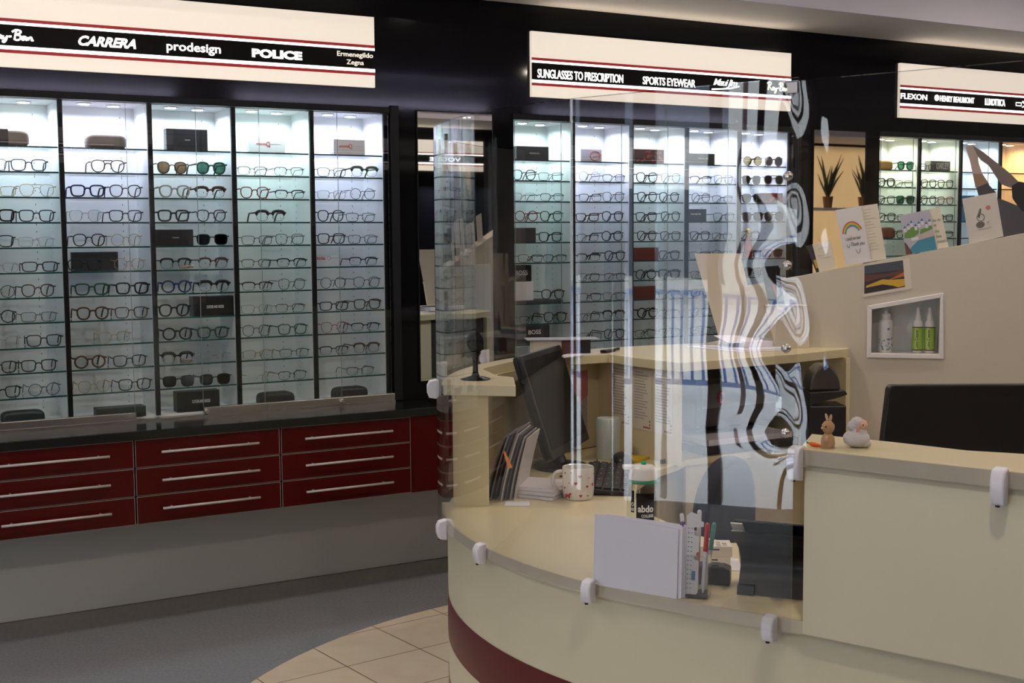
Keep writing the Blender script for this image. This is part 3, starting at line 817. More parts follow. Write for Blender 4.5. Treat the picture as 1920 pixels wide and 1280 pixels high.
carton('eyewear_box', 'black box at the mirror end of the fifth shelf behind the screen', bay(a1, 0) + .085, SHELF[4], .08, .125, .066, .045, C_DARKBOX)
carton('eyewear_box', 'dark teal box with pale lettering on the fourth shelf', bay(a1, 3) + .085, SHELF[3], .08, .128, .062, .045, mat('dark_teal_box', (.012, .03, .04), .4), 'POLAROID', P_WHITE, .5, .14, -.02, .6)
C_RED = mat('maroon_box', (.10, .014, .012), .4)
carton('eyewear_box', 'maroon box at the edge of the sixth shelf', bay(a1, 2) + .11, SHELF[5], .08, .150, .062, .045, C_RED)
carton('eyewear_box', 'maroon box on the eighth shelf', bay(a1, 2) + .095, SHELF[7], .08, .148, .062, .045, C_RED)
carton('eyewear_box', 'red-brown patterned box among dark sunglasses on the third shelf', bay(a1, 4) + .255, SHELF[2], .08, .125, .052, .045, mat('red_brown_box', (.09, .035, .035), .5), extra=red_pat)
# two-storey black display with white plinth and lettered panel
t = thing('brand_display', 'black lettered panel and white block on a dark tray, with one pair of spectacles', 'display', (bay(a1, 0) + .12, .10, SHELF[7]))
x_ = bay(a1, 0)
mb = MB(); mb.box(x_ + .012, x_ + .285, .045, .21, SHELF[7], SHELF[7] + .012); mb.build('tray', C_DARKBOX, t)
mb = MB(); mb.box(x_ + .057, x_ + .165, .13, .19, SHELF[7] + .012, SHELF[7] + .175); mb.build('panel', C_BOX, t)
mb = MB(); mb.box(x_ + .050, x_ + .158, .10, .129, SHELF[7] + .012, SHELF[7] + .098); mb.build('block', C_WBOX, t)
mb = MB(); mb.text('BOSS', XZ(x_ + .078, SHELF[7] + .128, .1295), .066, .022, .0006); mb.build('lettering', P_WHITE, t)
glasses('p2k', 'slim black spectacles in front of the white block on the dark tray', (x_ + .244, .07, SHELF[7] + .0122), -.06, 'spectacles in the cabinet behind the screen')
carton('eyewear_box', 'large black lettered box low in the cabinet behind the monitor', x_ + .135, SHELF[9] - .02 + .0201, .09, .178, .085, .05, C_DARKBOX, 'BOSS', P_WHITE, .38, .24, .04, .62)
t = thing('reflection_bottle', 'bottle shape imitating a red and yellow reflection in the sunglasses bay', 'bottle', (bay(a1, 4) + .125, .1, SHELF[5]))  # bottle shape made up to imitate a red and yellow reflection
mb = MB(); mb.lathe([(.020, 0), (.021, .004), (.021, .085), (.012, .105), (.012, .115)], 20, Matrix.Translation((bay(a1, 4) + .125, .1, SHELF[5] + .0005))); mb.build('body', mat('reflected_red', (.50, .02, .02), .3), t, auto=True)
mb = MB(); mb.lathe([(.013, .115), (.015, .12), (.015, .145), (.008, .152)], 18, Matrix.Translation((bay(a1, 4) + .125, .1, SHELF[5] + .0005))); mb.build('cap', mat('reflected_yellow', (.65, .50, .03), .4), t, auto=True)
a2 = CABX[2]
case_soft('eyewear_case', 'tan case on the top shelf of the yellow-green bay', bay(a2, 0) + .105, SHELF[0], .10, .155, .055, .055, mat('tan_case', (.45, .27, .08), .5))
carton('sunglasses_box', 'grey lettered sunglasses box on a top shelf', bay(a2, 1) + .215, SHELF[0], .09, .160, .058, .045, mat('grey_box', (.14, .13, .11), .5), 'OAKLEY', P_WHITE, .62, .62, .10, .52)
case_soft('eyewear_case', 'brown case low behind the rainbow and harbour cards', bay(a2, 0) + .13, SHELF[4], .10, .165, .062, .055, mat('brown_case', (.16, .07, .03), .5))
carton('display_card', 'blue advertising card in the white-lit bay', bay(a2, 2) + .17, SHELF[3], .12, .12, .15, .01, mat('blue_card', (.03, .22, .42), .4), cat='card')
# ------------------------------------------------------------------ reception desk pod
ZD, ZU = .74, 1.085
def arc(r, a0, a1, n):
    return [(POD[0] + r * math.cos(math.radians(a0 + (a1 - a0) * i / n)), POD[1] + r * math.sin(math.radians(a0 + (a1 - a0) * i / n))) for i in range(n + 1)]
# outer edge of the desk: circle, flattening into the straight front run
STRAIGHT = [(.608, -2.655), (.650, -2.765), (.700, -2.872), (.755, -2.985), (.818, -3.102)]
RUN = (.3773, -.9261)
def smooth(path, n=6):
    out = []
    for i in range(len(path) - 1):
        p0, p1, p2, p3 = path[max(i - 1, 0)], path[i], path[i + 1], path[min(i + 2, len(path) - 1)]
        for j in range(n):
            t = j / n
            out.append(tuple(.5 * (2 * p1[q] + (p2[q] - p0[q]) * t + (2 * p0[q] - 5 * p1[q] + 4 * p2[q] - p3[q]) * t * t + (3 * p1[q] - p0[q] - 3 * p2[q] + p3[q]) * t ** 3) for q in (0, 1)))
    out.append(path[-1]); return out
LEFT = arc(1.236, 190, 152, 14)            # from the front-left flank round to the left end panel
OUT = smooth([(p) for p in reversed(STRAIGHT)] + arc(1.236, 193, 152, 8), 5)      # runs from the raised counter back to the left flank
END = (.818 + RUN[0] * 1.3, -3.102 + RUN[1] * 1.3)
def inset(path, d):
    P = [Vector(p) for p in path]; o = []
    for i in range(len(P)):
        t = (P[min(i + 1, len(P) - 1)] - P[max(i - 1, 0)]).normalized()
        o.append((P[i].x + t.y * d, P[i].y - t.x * d))
    return o
desk = thing('reception_desk', 'curved cream reception desk with a dark red band and a raised rear counter', 'desk', (1.0, -2.3, 0))
# lower worktop
back = arc(1.236, 150, 92, 18)
inner = [(1.70, -1.56), (1.633, -1.611), (1.501, -1.673), (1.34, -1.80), (1.20, -1.98), (1.11, -2.20), (1.075, -2.42), (1.095, -2.53), (1.25, -2.66), (1.60, -2.70), (2.0, -3.0), (2.15, -3.6), (END[0] + .75, END[1] + .25)]
m = MB(); m.prism(OUT + arc(1.15, 152, 92, 12) + [(1.75, -1.53)] + inner[1:] + [END], ZD - .022, ZD)
m.build('worktop', M['cream'], desk)
# rear lower worktop under the raised counter
m = MB(); m.prism([(1.70, -1.56), (2.0, -1.55), (2.05, -1.9), (2.38, -1.95), (2.378, -1.5), (2.378, -1.2), (2.2, -1.12), (1.75, -1.12)], ZD - .022, ZD - .0005); m.build('inner_worktop', M['cream'], desk)
m = MB(); m.prism([(1.72, -1.545), (2.0, -1.535), (2.0, -1.52), (1.72, -1.53)], .1, ZD - .022); m.build('drawer_fascia', M['cream_front'], desk)
# edging strip of the worktop
m = MB(); m.ribbon(OUT, -.001, .004, ZD - .026, ZD + .0005); m.build('edging', M['edge'], desk)
# curved front panels: cream, red band, cream, brown plinth
front = [END] + [(.818 + RUN[0] * q, -3.102 + RUN[1] * q) for q in (.9, .6, .3)] + OUT + arc(1.236, 150, 60, 24)
fi = inset(front, .012)
for nm, za, zb, mt, dd in (('curved_panel', .495, ZD - .022, 'cream_front', 0), ('red_band', .375, .495, 'red_band', .002), ('skirt_panel', .26, .375, 'cream_front', 0), ('kick_band', .06, .26, 'copper', .002), ('plinth', 0, .06, 'black', -.02)):
    m = MB(); m.ribbon(fi, -.02 + dd, dd, za, zb); m.build(nm, M[mt], desk, auto=True)
# raised front counter on the straight run
def run(s, d): return (.818 + RUN[0] * s - RUN[1] * d, -3.102 + RUN[1] * s + RUN[0] * d)
rc = MB(); rc.prism([run(-.002, -.0115), run(1.3, -.0115), run(1.3, .05), run(-.002, .03)], ZD - .022, ZU - .03); rc.build('counter_panel', M['cream_front'], desk)
rc = MB()
top = [run(-.012, -.016), run(1.3, -.016), (1.62, -3.62), (1.30, -3.47), (1.12, -3.37), (1.055, -3.28), (1.030, -3.20), (1.008, -3.13), (.945, -2.975)]
rc.prism(top, ZU - .03, ZU); rc.build('counter_top', M['cream'], desk, bevel=.002)
rc = MB(); rc.ribbon([run(1.3, -.0165), run(-.0125, -.0165)], 0, .002, ZU - .0305, ZU - .001); rc.build('counter_edging', M['edge'], desk)
# rear shell wall and raised rear counter
sh = inset(arc(1.236, 155, 72, 40), .03)
m = MB(); m.ribbon(sh[:4], -.10, 0, ZD, ZU - .03); m.ribbon(sh[3:], -.045, 0, ZD, ZU - .03); m.build('shell_wall', M['cream'], desk, auto=True)
ctr = [(.684, -1.782)] + arc(1.236, 152, 74, 36) + [(2.27, -1.045), (2.46, -1.20), (2.43, -1.585), (2.40, -1.60), (2.103, -1.652), (1.601, -1.666), (1.580, -1.473), (1.576, -1.290), (1.44, -1.285), (1.405, -1.21)] + arc(1.176, 111, 134, 10) + [(.926, -1.651), (.942, -1.729), (.843, -1.915)]
m = MB(); m.prism(ctr, ZU - .03, ZU); m.build('transaction_counter', M['cream'], desk, bevel=.0015)
# inner upright panel carrying the printed notices, posts of the rear bay
m = MB(); m.box(1.612, 1.63, -1.64, -1.10, ZD, ZU - .03); m.build('upright_panel', M['cream'], desk)
m = MB(); m.box(2.38, 2.40, -1.62, -1.10, 0, ZU - .03); m.build('upright_panel', M['cream'], desk)
BR = mat('dark_inner_board', (.03, .026, .024), .6)
m = MB(); m.box(1.64, 2.38, -1.155, -1.14, ZD, ZU - .03); m.build('lining_board', BR, desk)
m = MB(); m.box(1.63, 2.38, -1.5, -1.14, .12, .70); m.build('cupboard', M['cream_front'], desk)

# ------------------------------------------------------------------ sloping partition
D0 = Vector((2.407, -1.56, 0)); DD = Vector((.70711, -.70711, 0)); DN = Vector((-.70711, -.70711, 0))
def dv(s, z, o): return D0 + DD * s + DN * o + Vector((0, 0, z))
dvf = lambda a, b, c: dv(a, b, c)
def ztop(s): return 1.309 + (s + .333) * .1964
part = thing('partition', 'warm beige partition with a sloping top behind the desk', 'partition', tuple(D0))
NI = [(.110, 1.068), (.342, 1.068), (.342, 1.270), (.110, 1.226)]     # niche opening (s,z)
m = MB(); TH = -.055
def slab(poly): m.prism(poly, TH, 0, dvf)
slab([(-.345, ZU), (.110, ZU), (.110, ztop(.110)), (-.345, ztop(-.345))])
slab([(0, 0), (.110, 0), (.110, ZU), (0, ZU)])
slab([(.110, 0), (.342, 0), (.342, 1.068), (.110, 1.068)])
slab([(.110, 1.226), (.342, 1.270), (.342, ztop(.342)), (.110, ztop(.110))])
slab([(.342, 0), (1.35, 0), (1.35, ztop(1.35)), (.342, ztop(.342))])
m.build('board', M['divider'], part)
m = MB(); m.prism([(.08, 1.0), (.40, 1.0), (.40, 1.32), (.08, 1.32)], -.115, -.11, dvf)
for pq in (((.075, 1.0), (.11, 1.0), (.11, 1.33), (.075, 1.33)), ((.342, 1.0), (.40, 1.0), (.40, 1.33), (.342, 1.33)), ((.11, 1.0), (.342, 1.0), (.342, 1.068), (.11, 1.068)), ((.11, 1.226), (.342, 1.27), (.342, 1.33), (.11, 1.33))):
    m.prism(list(pq), -.11, -.055, dvf)
m.build('niche_lining', M['white_lam'], part)
m = MB()
o_ = [(.093, 1.052), (.358, 1.052), (.353, 1.288), (.093, 1.239)]
for i in range(4):
    j = (i + 1) % 4
    m.prism([o_[i], o_[j], NI[j], NI[i]], 0, .009, dvf)
m.build('niche_trim', M['white_frame'], part, bevel=.002)

# ------------------------------------------------------------------ clear screens
ext = arc(1.236, 150, 112, 16)
SP = []
q = Vector((.608, -2.655)); Lf = .487
for i in range(50):                       # the free part springs almost straight off the desk curve
    SP.append((q.x, q.y))
    ph = math.radians(-160.3 + 3.1 * i / 49); q = q + Vector((-math.sin(ph), math.cos(ph))) * (Lf / 49)
SP = list(reversed(SP)) + smooth([(.608, -2.655)] + arc(1.236, 193, 152, 8), 10)[2:] + ext
# resample evenly
def resample(path, step):
    P = [Vector(p) for p in path]; o = [P[0]]; acc = 0
    for i in range(1, len(P)):
        seg = P[i] - P[i - 1]; L = seg.length; d = step - acc
        while d <= L:
            o.append(P[i - 1] + seg * (d / L)); d += step
        acc = L - (d - step)
    return [(p.x, p.y) for p in o]
SP = resample(SP, .012)
BOLTZ = (1.61, 1.44, 1.28, 1.115)
def wob(l, z, L):
    # hand-bent sheet: slow bow plus shallow vertical ripples, puckered around the bolts of its free edge
    w = .0009 * math.sin(l * 82 + z * .25) * math.exp(-((l - .40) / .065) ** 2)
    w += .0010 * math.sin(l * 12) * math.exp(-((l - 1.2) / .4) ** 2)
    w += .012 * math.exp(-l / .035) * max(0, 1.25 - z) + .0012 * math.exp(-l / .03) * math.sin(z * 14)
    for bz in BOLTZ: w -= .006 * math.exp(-((z - bz) / .03) ** 2) * math.exp(-l / .05)
    return w
scr = thing('clear_screen', 'tall curved clear screen wrapped around the front edge of the desk', 'screen', (.6, -2.3, .72))
m = MB(); m.ribbon(SP, .014, .0165, .722, 1.79, 46, wob); m.build('sheet', M['acrylic'], scr, smooth=False, auto=True)
m = MB(); m.ribbon(SP, .0138, .0168, 1.79, 1.7915, 1, wob); m.build('sheet_edge', M['acrylic_edge'], scr)
RS = [run(s * .02 - .06, .0) for s in range(0, 66)]
RS = list(reversed(RS))
def wob2(l, z, L):
    e = L - l       # distance from the joined edge
    w = math.exp(-e / .045) * (.0007 * math.sin(z * 8 + 1) + .0012 * math.sin(z * 31 + e * 40))
    w += .0002 * math.sin(e * 98 + z * 1.5) * math.exp(-(e / .13) ** 2)
    for bz in BOLTZ: w += .0035 * math.exp(-((z - bz) / .022) ** 2) * math.exp(-e / .03)
    return w
scr2 = thing('clear_screen', 'flat clear screen standing along the raised counter and bolted to the curved one', 'screen', (.9, -3.3, 1.04))
m = MB(); m.ribbon(resample(RS, .01), .0215, .024, 1.045, 1.788, 70, wob2); m.build('sheet', M['acrylic'], scr2, auto=True)
m = MB(); m.ribbon(resample(RS, .01), .0213, .0242, 1.788, 1.7892, 1, wob2); m.build('sheet_edge', M['acrylic_edge'], scr2)
for bz in BOLTZ:
    px = run(-.035, -.03)
    m = MB(); m.lathe([(.0085, -.004), (.0095, .0), (.0075, .006), (.003, .0085)], 16, Matrix.Translation((px[0], px[1], bz)) @ Vector((RUN[1], -RUN[0], 0)).to_track_quat('Z', 'Y').to_matrix().to_4x4())
    m.build('bolt', M['steel'], scr2, auto=True)
m = MB(); q = run(-.03, -.0265); ang = math.atan2(RUN[1], RUN[0])
m.box(-.010, .010, -.001, .0005, 1.766, 1.786, rotz(ang, (q[0], q[1], 0))); m.build('tape', M['white'], scr2)

# clips that hold the screens
def clip(x, y, z0, ang, label, grp='screen clips', h=.056, w=.025):
    t = thing('screen_clip', label, 'clip', (x, y, z0), grp)
    X = rotz(ang, (x, y, z0))
    m = MB(); m.prism([(-.004, 0), (.018, .004), (.024, h * .35), (.024, h * .7), (.017, h - .004), (-.004, h)], -w / 2, w / 2, lambda a, b, c: X @ Vector((a, c, b)))
    m.build('body', M['white'], t, bevel=.004, seg=3, auto=True)
    m = MB(); m.lathe([(.004, -.0015), (.004, .001)], 12, X @ Matrix.Translation((.016, 0, .002)) @ Matrix.Rotation(math.pi, 4, 'X')); m.build('screw', M['black'], t)
def oa(p): return math.atan2(p[1] - POD[1], p[0] - POD[0])
for (x, y), z, lab in (((.5815, -1.99), .70, 'white clip on the flank of the lower desk top, by the end panel'), ((.549, -2.262), .70, 'white clip on the curved edge of the lower desk, second from the end panel'), ((.596, -2.668), .70, 'white clip under the standing white papers'), ((.770, -3.055), .695, 'white clip on the lower desk edge beside the raised panel'),
                       ((.668, -1.765), 1.045, 'white clip on the rear counter end above the end panel'), ((.80, -1.565), 1.07, 'white clip on the rear counter behind the round mirror'), ((1.10, -1.275), 1.07, 'white clip on the rear counter behind the leaning monitor')):
    a = oa((x, y)) if y > -2.6 else math.atan2(-RUN[0], RUN[1]) 
    if y < -2.6: a = math.atan2(-.40, -.915)
    d = .012
    clip(x - d * math.cos(a) * 0, y, z, a, lab)
na = math.atan2(-RUN[0], RUN[1])
for s, lab in ((-.012, 'white clip at the tip of the raised counter next to the toy carrot'), (.372, 'white clip on the raised counter edge in front of the black monitor')):
    q = run(s, -.024); clip(q[0], q[1], ZU - .062, math.atan2(-.3773, -.9261), lab, h=.07)
# ------------------------------------------------------------------ things on the lower desk
def T3(x, y, z=0, a=0): return Matrix.Translation((x, y, z)) @ Matrix.Rotation(a, 4, 'Z')
# leaning monitor, seen from behind
t = thing('monitor', 'black monitor with a dark screen, tilted back beside the cream end panel', 'monitor', (1.28, -1.47, ZD))
P0 = Vector((1.121, -1.605, .79)); ua = .725
u = Vector((math.cos(ua), math.sin(ua), 0)); n_ = Vector((-u.y, u.x, 0)); tl = .313
up = Vector((0, 0, math.cos(tl))) + n_ * math.sin(tl); bk = up.cross(u) * -1
if bk.dot(n_) < 0: bk = -bk
mf = lambda a, b, c: P0 + u * a + up * b + bk * c
W_, H_ = .44, .345
def rrect(x0, x1, z0, z1, r, n=5):
    P = []
    for cx_, cz_, a0 in ((x1 - r, z1 - r, 0), (x0 + r, z1 - r, 90), (x0 + r, z0 + r, 180), (x1 - r, z0 + r, 270)):
        for i in range(n + 1):
            a = math.radians(a0 + 90 * i / n); P.append((cx_ + r * math.cos(a), cz_ + r * math.sin(a)))
    return P
GB = mat('glossy_black_shell', (.010, .009, .009), .28, spec=.22)
m = MB(); m.prism(rrect(0, W_, 0, H_, .02), -.014, 0, mf); m.build('shell', GB, t, bevel=.004, seg=3, auto=True)
m = MB(); m.prism(rrect(.002, W_ - .002, .002, H_ - .002, .012), -.030, -.014, mf); m.build('bezel', M['black'], t, bevel=.003)
m = MB(); m.prism(rrect(.02, W_ - .02, .03, H_ - .02, .004), -.031, -.030, mf); m.build('display', mat('dark_display', (.007, .006, .006), .3, spec=.10), t)
m = MB(); m.tube([mf(.22, .14, .001), mf(.22, .10, .03), (1.26, -1.44, .80), (1.27, -1.46, .752)], [.03, .028, .024, .024], 10); m.build('neck', M['black'], t, auto=True)
m = MB(); m.lathe([(.086, 0), (.09, .004), (.086, .012), (.03, .018)], 28, T3(1.27, -1.46, ZD + .0003)); m.build('base', M['black'], t, auto=True)
m = MB(); m.tube([mf(.02, H_ - .012, .001), mf(.10, H_ - .012, .001)], .0015, 5); m.build('vent_line', M['steel'], t)
# keyboard
t = thing('keyboard', 'black keyboard angled behind the heart-patterned mug', 'keyboard', (1.275, -1.735, ZD))
K = T3(1.275, -1.735, ZD + .002, .93)
K = K @ Matrix.Rotation(math.radians(4), 4, 'X')
m = MB(); m.box(-.215, .215, -.075, .075, 0, .016, K); m.build('case', M['black'], t, bevel=.004, seg=2)
KEY = mat('charcoal_key', (.022, .022, .025), .4)
m = MB()
for r in range(5):
    for c_ in range(19):
        x = -.203 + c_ * .0216
        if r == 0 and 4 < c_ < 9: continue
        m.box(x, x + .0178, -.066 + r * .0262, -.066 + r * .0262 + .021, .0155, .0215, K)
m.box(-.203 + 5 * .0216, -.203 + 9 * .0216 - .004, -.066, -.045, .0155, .0215, K); m.build('keys', KEY, t, bevel=.0015)
m = MB()
for r in range(5):
    for c_ in range(19):
        if (r * 7 + c_ * 3) % 4 == 0:
            x = -.203 + c_ * .0216; m.box(x + .005, x + .009, -.066 + r * .0262 + .011, -.066 + r * .0262 + .016, .0216, .0219, K)
m.build('key_legends', P_WHITE, t)
# mouse
t = thing('mouse', 'rounded black computer mouse on the far corner of the lower desk', 'mouse', (1.47, -1.525, ZD))
m = MB(); m.ball((0, 0, .012), (.064, .036, .030), 20, 10, T3(1.47, -1.525, ZD + .001, 1.0)); m.build('body', M['black'], t, True)
m = MB(); m.ball((0, 0, 0), (.006, .003, .005), 10, 6, T3(1.492, -1.49, ZD + .034, 1.0)); m.build('wheel', KEY, t, True)
# cables
m = MB(); m.tube([(1.20, -1.53, .745), (1.26, -1.62, .744), (1.33, -1.57, .746), (1.36, -1.50, .744), (1.40, -1.46, .744)], .0025, 6); m.tube([(1.18, -1.60, .744), (1.24, -1.66, .744), (1.36, -1.55, .745), (1.44, -1.42, .744)], .0025, 6)
tag(m.build('cable', M['black'], smooth=True), 'tangle of black cable under the leaning monitor', 'cable')
# mug with hearts
mx, my = 1.062, -1.893
t = thing('mug', 'white mug patterned with small red hearts', 'mug', (mx, my, ZD))
CER = mat('glazed_white_ceramic', (.74, .70, .66), .18, coat=.3)
RED = mat('heart_red', (.42, .018, .02), .3)
R_ = .0462
m = MB(); m.lathe([(.038, 0), (.0415, .002), (.0445, .012), (R_, .03), (R_, .091), (R_ - .0015, .0935), (R_ - .0045, .091), (R_ - .005, .03), (.036, .008), (.001, .007)], 40, T3(mx, my, ZD + .0003)); m.build('body', CER, t, auto=True)
va = math.atan2(CAM.y - my, CAM.x - mx)      # mug decoration faces the shop
ha = va - 1.62
m = MB(); m.tube([(mx + (R_ - .003 + r) * math.cos(ha), my + (R_ - .003 + r) * math.sin(ha), ZD + z) for r, z in [(.031 * math.sin(q * math.pi / 14) ** .6, .053 + .026 * math.cos(q * math.pi / 14)) for q in range(15)]], .0052, 8); m.build('handle', CER, t, True)
m = MB()
def heart(a, z, sc):
    pts = []
    for i in range(20):
        q = 2 * math.pi * i / 20
        pts.append((16 * math.sin(q) ** 3 / 17 * sc, (13 * math.cos(q) - 5 * math.cos(2 * q) - 2 * math.cos(3 * q) - math.cos(4 * q)) / 17 * sc))
    m.prism(pts, R_ + .0001, R_ + .0006, lambda p, q, c: (mx + c * math.cos(a + p / R_), my + c * math.sin(a + p / R_), ZD + z + q))
for da, z, sc in ((-.95, .079, .0035), (-.6, .052, .0022), (-.15, .052, .0055), (.10, .072, .0055), (-1.0, .036, .0042), (.72, .066, .0022), (.58, .042, .0045), (.15, .016, .005), (.62, .015, .003), (1.1, .045, .006), (1.3, .075, .004), (-.45, .082, .002)): heart(va + da, z, sc)
m.prism([(-.012, 0), (-.011, .010), (-.006, .014), (.002, .012), (.006, .016), (.012, .018), (.013, .013), (.009, .011), (.009, .002), (.005, .002), (.004, .005), (-.003, .005), (-.004, 0), (-.006, 0), (-.007, .004), (-.009, 0)], R_ + .0001, R_ + .0006, lambda p, q, c: (mx + c * math.cos(va - .72 + p / R_), my + c * math.sin(va - .72 + p / R_), ZD + .006 + q))
m.build('hearts', RED, t)
# drinks bottle
bx_, by_ = .975, -2.335
t = thing('drinks_bottle', 'clear drinks bottle with white flip lid and black printed panel', 'bottle', (bx_, by_, ZD))
B = T3(bx_, by_, ZD + .0003)
m = MB(); m.lathe([(.036, 0), (.0405, .004), (.0415, .02), (.0415, .118), (.0385, .128), (.036, .131), (.036, .136)], 36, B); m.build('body', clear('bottle_plastic', (.93, .93, .90), base=.05), t, auto=True)
m = MB(); m.lathe([(.0385, .1315), (.0405, .133), (.0405, .137), (.0385, .139)], 36, B); m.build('green_ring', mat('green_band', (.02, .22, .11), .4), t, auto=True)
vb = math.atan2(CAM.y - by_, CAM.x - bx_)
m = MB(); m.lathe([(.037, .139), (.0375, .15), (.033, .168), (.026, .175), (.01, .177)], 30, B)
SB = T3(bx_, by_, ZD, vb - 1.45)
m.box(-.02, .052, -.013, .013, .166, .176, SB); m.build('lid', mat('white_lid', (.78, .76, .74), .3), t, auto=True, bevel=.002)
m = MB(); m.ball((0, 0, 0), (.007, .007, .006), 12, 8, T3(bx_ + .002, by_, ZD + .1805)); m.build('lid_button', mat('bright_green', (.01, .40, .12), .35), t, True)
m = MB(); Rb = .0418
def bwrap(p, q, c): return (bx_ + (Rb + c) * math.cos(vb + p / Rb), by_ + (Rb + c) * math.sin(vb + p / Rb), ZD + q)
def wrap_rect(m, a0, a1, z0, z1, c=.0004, k=10):
    for i in range(k):
        x0, x1 = a0 + (a1 - a0) * i / k, a0 + (a1 - a0) * (i + 1) / k
        m._add([bwrap(x0, z0, c), bwrap(x1, z0, c), bwrap(x1, z1, c), bwrap(x0, z1, c)], [(0, 1, 2, 3)])
wrap_rect(m, -.0175, .030, .035, .110); wrap_rect(m, -.034, -.0235, .060, .116, k=4)
m.build('printed_panel', M['sign_black'], t)
m = MB()
m.text('abdo', lambda a, b, c: bwrap(-.013 + a, .062 + b, .0006 + c), .040, .018, .0004, bold=.03)
m.text('COLLEGE', lambda a, b, c: bwrap(-.004 + a, .049 + b, .0006 + c), .031, .0075, .0004, bold=.03)
m.text('O', lambda a, b, c: bwrap(-.0325 + a, .076 + b, .0006 + c), .008, .010, .0004, bold=.02)
m.text('10', lambda a, b, c: bwrap(-.0325 + a, .064 + b, .0006 + c), .008, .008, .0004, bold=.02)
m.build('lettering', mat('print_white', (.75, .75, .75), .5), t)
# standing white sheets just behind the screen
t = thing('paper_stack', 'white sheets standing upright against the clear screen at the desk edge', 'paper', (.66, -2.77, ZD))
sd = Vector((.4526, -.8917, 0)); so = Vector((-.8917, -.4526, 0))
for i in range(5):
    base = Vector((.607 + .0042 * i, -2.672 + .002 * i, ZD + .0004)) + sd * (.004 * i - (.006 if i == 0 else 0))
    lean = .05 - .012 * i
    wd = .203 - .002 * i; hg = .151 + (.004 if i in (1, 4) else 0)
    m = MB()
    pts = rrect(0, wd, 0, hg, .004) if i else [(.016, 0), (wd, 0), (wd, hg - .004), (wd * .45, hg), (0, hg + .004), (0, .02), (.005, .006)]
    m.prism(pts, -.0006, .0006, lambda a, b, c, base=base, lean=lean: base + sd * a + Vector((0, 0, b)) + so * (c - (b * lean) + .004 * math.sin(a * 9)))
    m.build('sheet', M['paper'], t)
# acrylic pen pot with rulers and pens
px_, py_ = .742, -2.850
t = thing('pen_pot', 'square clear pen holder beside the standing white sheets', 'pot', (px_, py_, ZD))
Q = T3(px_, py_, ZD + .0004, -.82)
m = MB()
for a in ((-.030, .030, -.026, -.0245), (-.030, .030, .0245, .026), (-.030, -.0285, -.0245, .0245), (.0285, .030, -.0245, .0245)): m.box(a[0], a[1], a[2], a[3], .003, .092, Q)
m.box(-.030, .030, -.026, .026, 0, .003, Q); m.build('walls', M['acrylic'], t)
m = MB(); m.box(-.028, .028, -.024, .024, .0032, .008, Q); m.build('base_liner', BR, t)
RUL = mat('white_ruler', (.74, .72, .74), .4); INK = mat('ruler_ink', (.02, .02, .03), .5)
def ruler(x, y, ang, hgt, label, wdt=.026):
    t = thing('ruler', label, 'ruler', tuple(Q @ Vector((x, y, .009))))
    X = Q @ Matrix.Translation((x, y, .0088)) @ Matrix.Rotation(ang, 4, 'Y')
    h2 = wdt / 2
    m = MB(); m.prism([(-h2, .004), (-h2 + .004, 0), (h2 - .004, 0), (h2, .004), (h2, hgt * .45), (h2 - .010, hgt * .47), (h2 - .010, hgt * .55), (h2, hgt * .58), (h2, hgt * .78), (h2 - .012, hgt * .8), (h2 - .012, hgt * .9), (h2 + .008, hgt * .92), (h2 + .008, hgt * .98), (0, hgt + .004), (-h2, hgt - .004)], -.0008, .0008, lambda a, b, c: X @ Vector((a, c, b))); m.build('blade', RUL, t)
    m = MB()
    for i in range(14): m.box(-h2 + .002, -h2 + .005, -.0012, -.0008, .012 + i * .0098, .0135 + i * .0098, X); m.box(-h2 + .009, -h2 + .0115, -.0012, -.0008, .012 + i * .0098, .0135 + i * .0098, X)
    m.build('marks', INK, t)
    m = MB(); m.box(-.001, .007, -.0013, -.0008, .03, .05, X); m.build('blue_patch', mat('blue_patch', (.05, .16, .32), .4), t)
ruler(-.006, -.021, .03, .158, 'white notched measuring ruler at the front of the clear pen holder')
ruler(-.004, .004, -.04, .165, 'white notched measuring ruler behind the front one in the pen holder', .02)
def pen(x, y, ax, ay, L, col, label, r=.0042, cap=None):
    t = thing('pen', label, 'pen', tuple(Q @ Vector((x, y, .009))))
    X = Q @ Matrix.Translation((x, y, .0105)) @ Matrix.Rotation(ax, 4, 'X') @ Matrix.Rotation(ay, 4, 'Y')
    m = MB(); m.lathe([(.001, 0), (r, .012), (r, L * .6)], 12, X); m.build('barrel', col, t, auto=True)
    m = MB(); m.lathe([(r * 1.15, L * .6), (r * 1.15, L - .003), (r * .7, L)], 12, X); m.box(-.001, .001, -r * 1.9, -r * 1.1, L * .65, L - .002, X); m.build('cap', cap or col, t, auto=True)
PUR = mat('purple_plastic', (.07, .015, .16), .35); RDP = mat('red_plastic', (.50, .015, .02), .3); TEA = mat('mint_plastic', (.10, .38, .30), .4)
pen(.017, -.014, .0, .06, .150, M['white'], 'white pen with a red cap in the pen holder', .0045, RDP)
pen(-.020, -.012, .02, -.04, .150, M['white'], 'white pen with a purple cap in the pen holder', .0048, PUR)
pen(.018, .012, -.05, .12, .145, M['white'], 'white pen with a mint-green cap in the pen holder', .0042, TEA)
pen(-.018, .014, -.04, -.10, .160, M['white'], 'plain white pen leaning over the papers from the pen holder', .004)
pen(.0, .017, -.05, .02, .168, mat('pink_plastic', (.55, .22, .22), .4), 'white-tipped pink pen at the back of the pen holder', .004, M['white'])
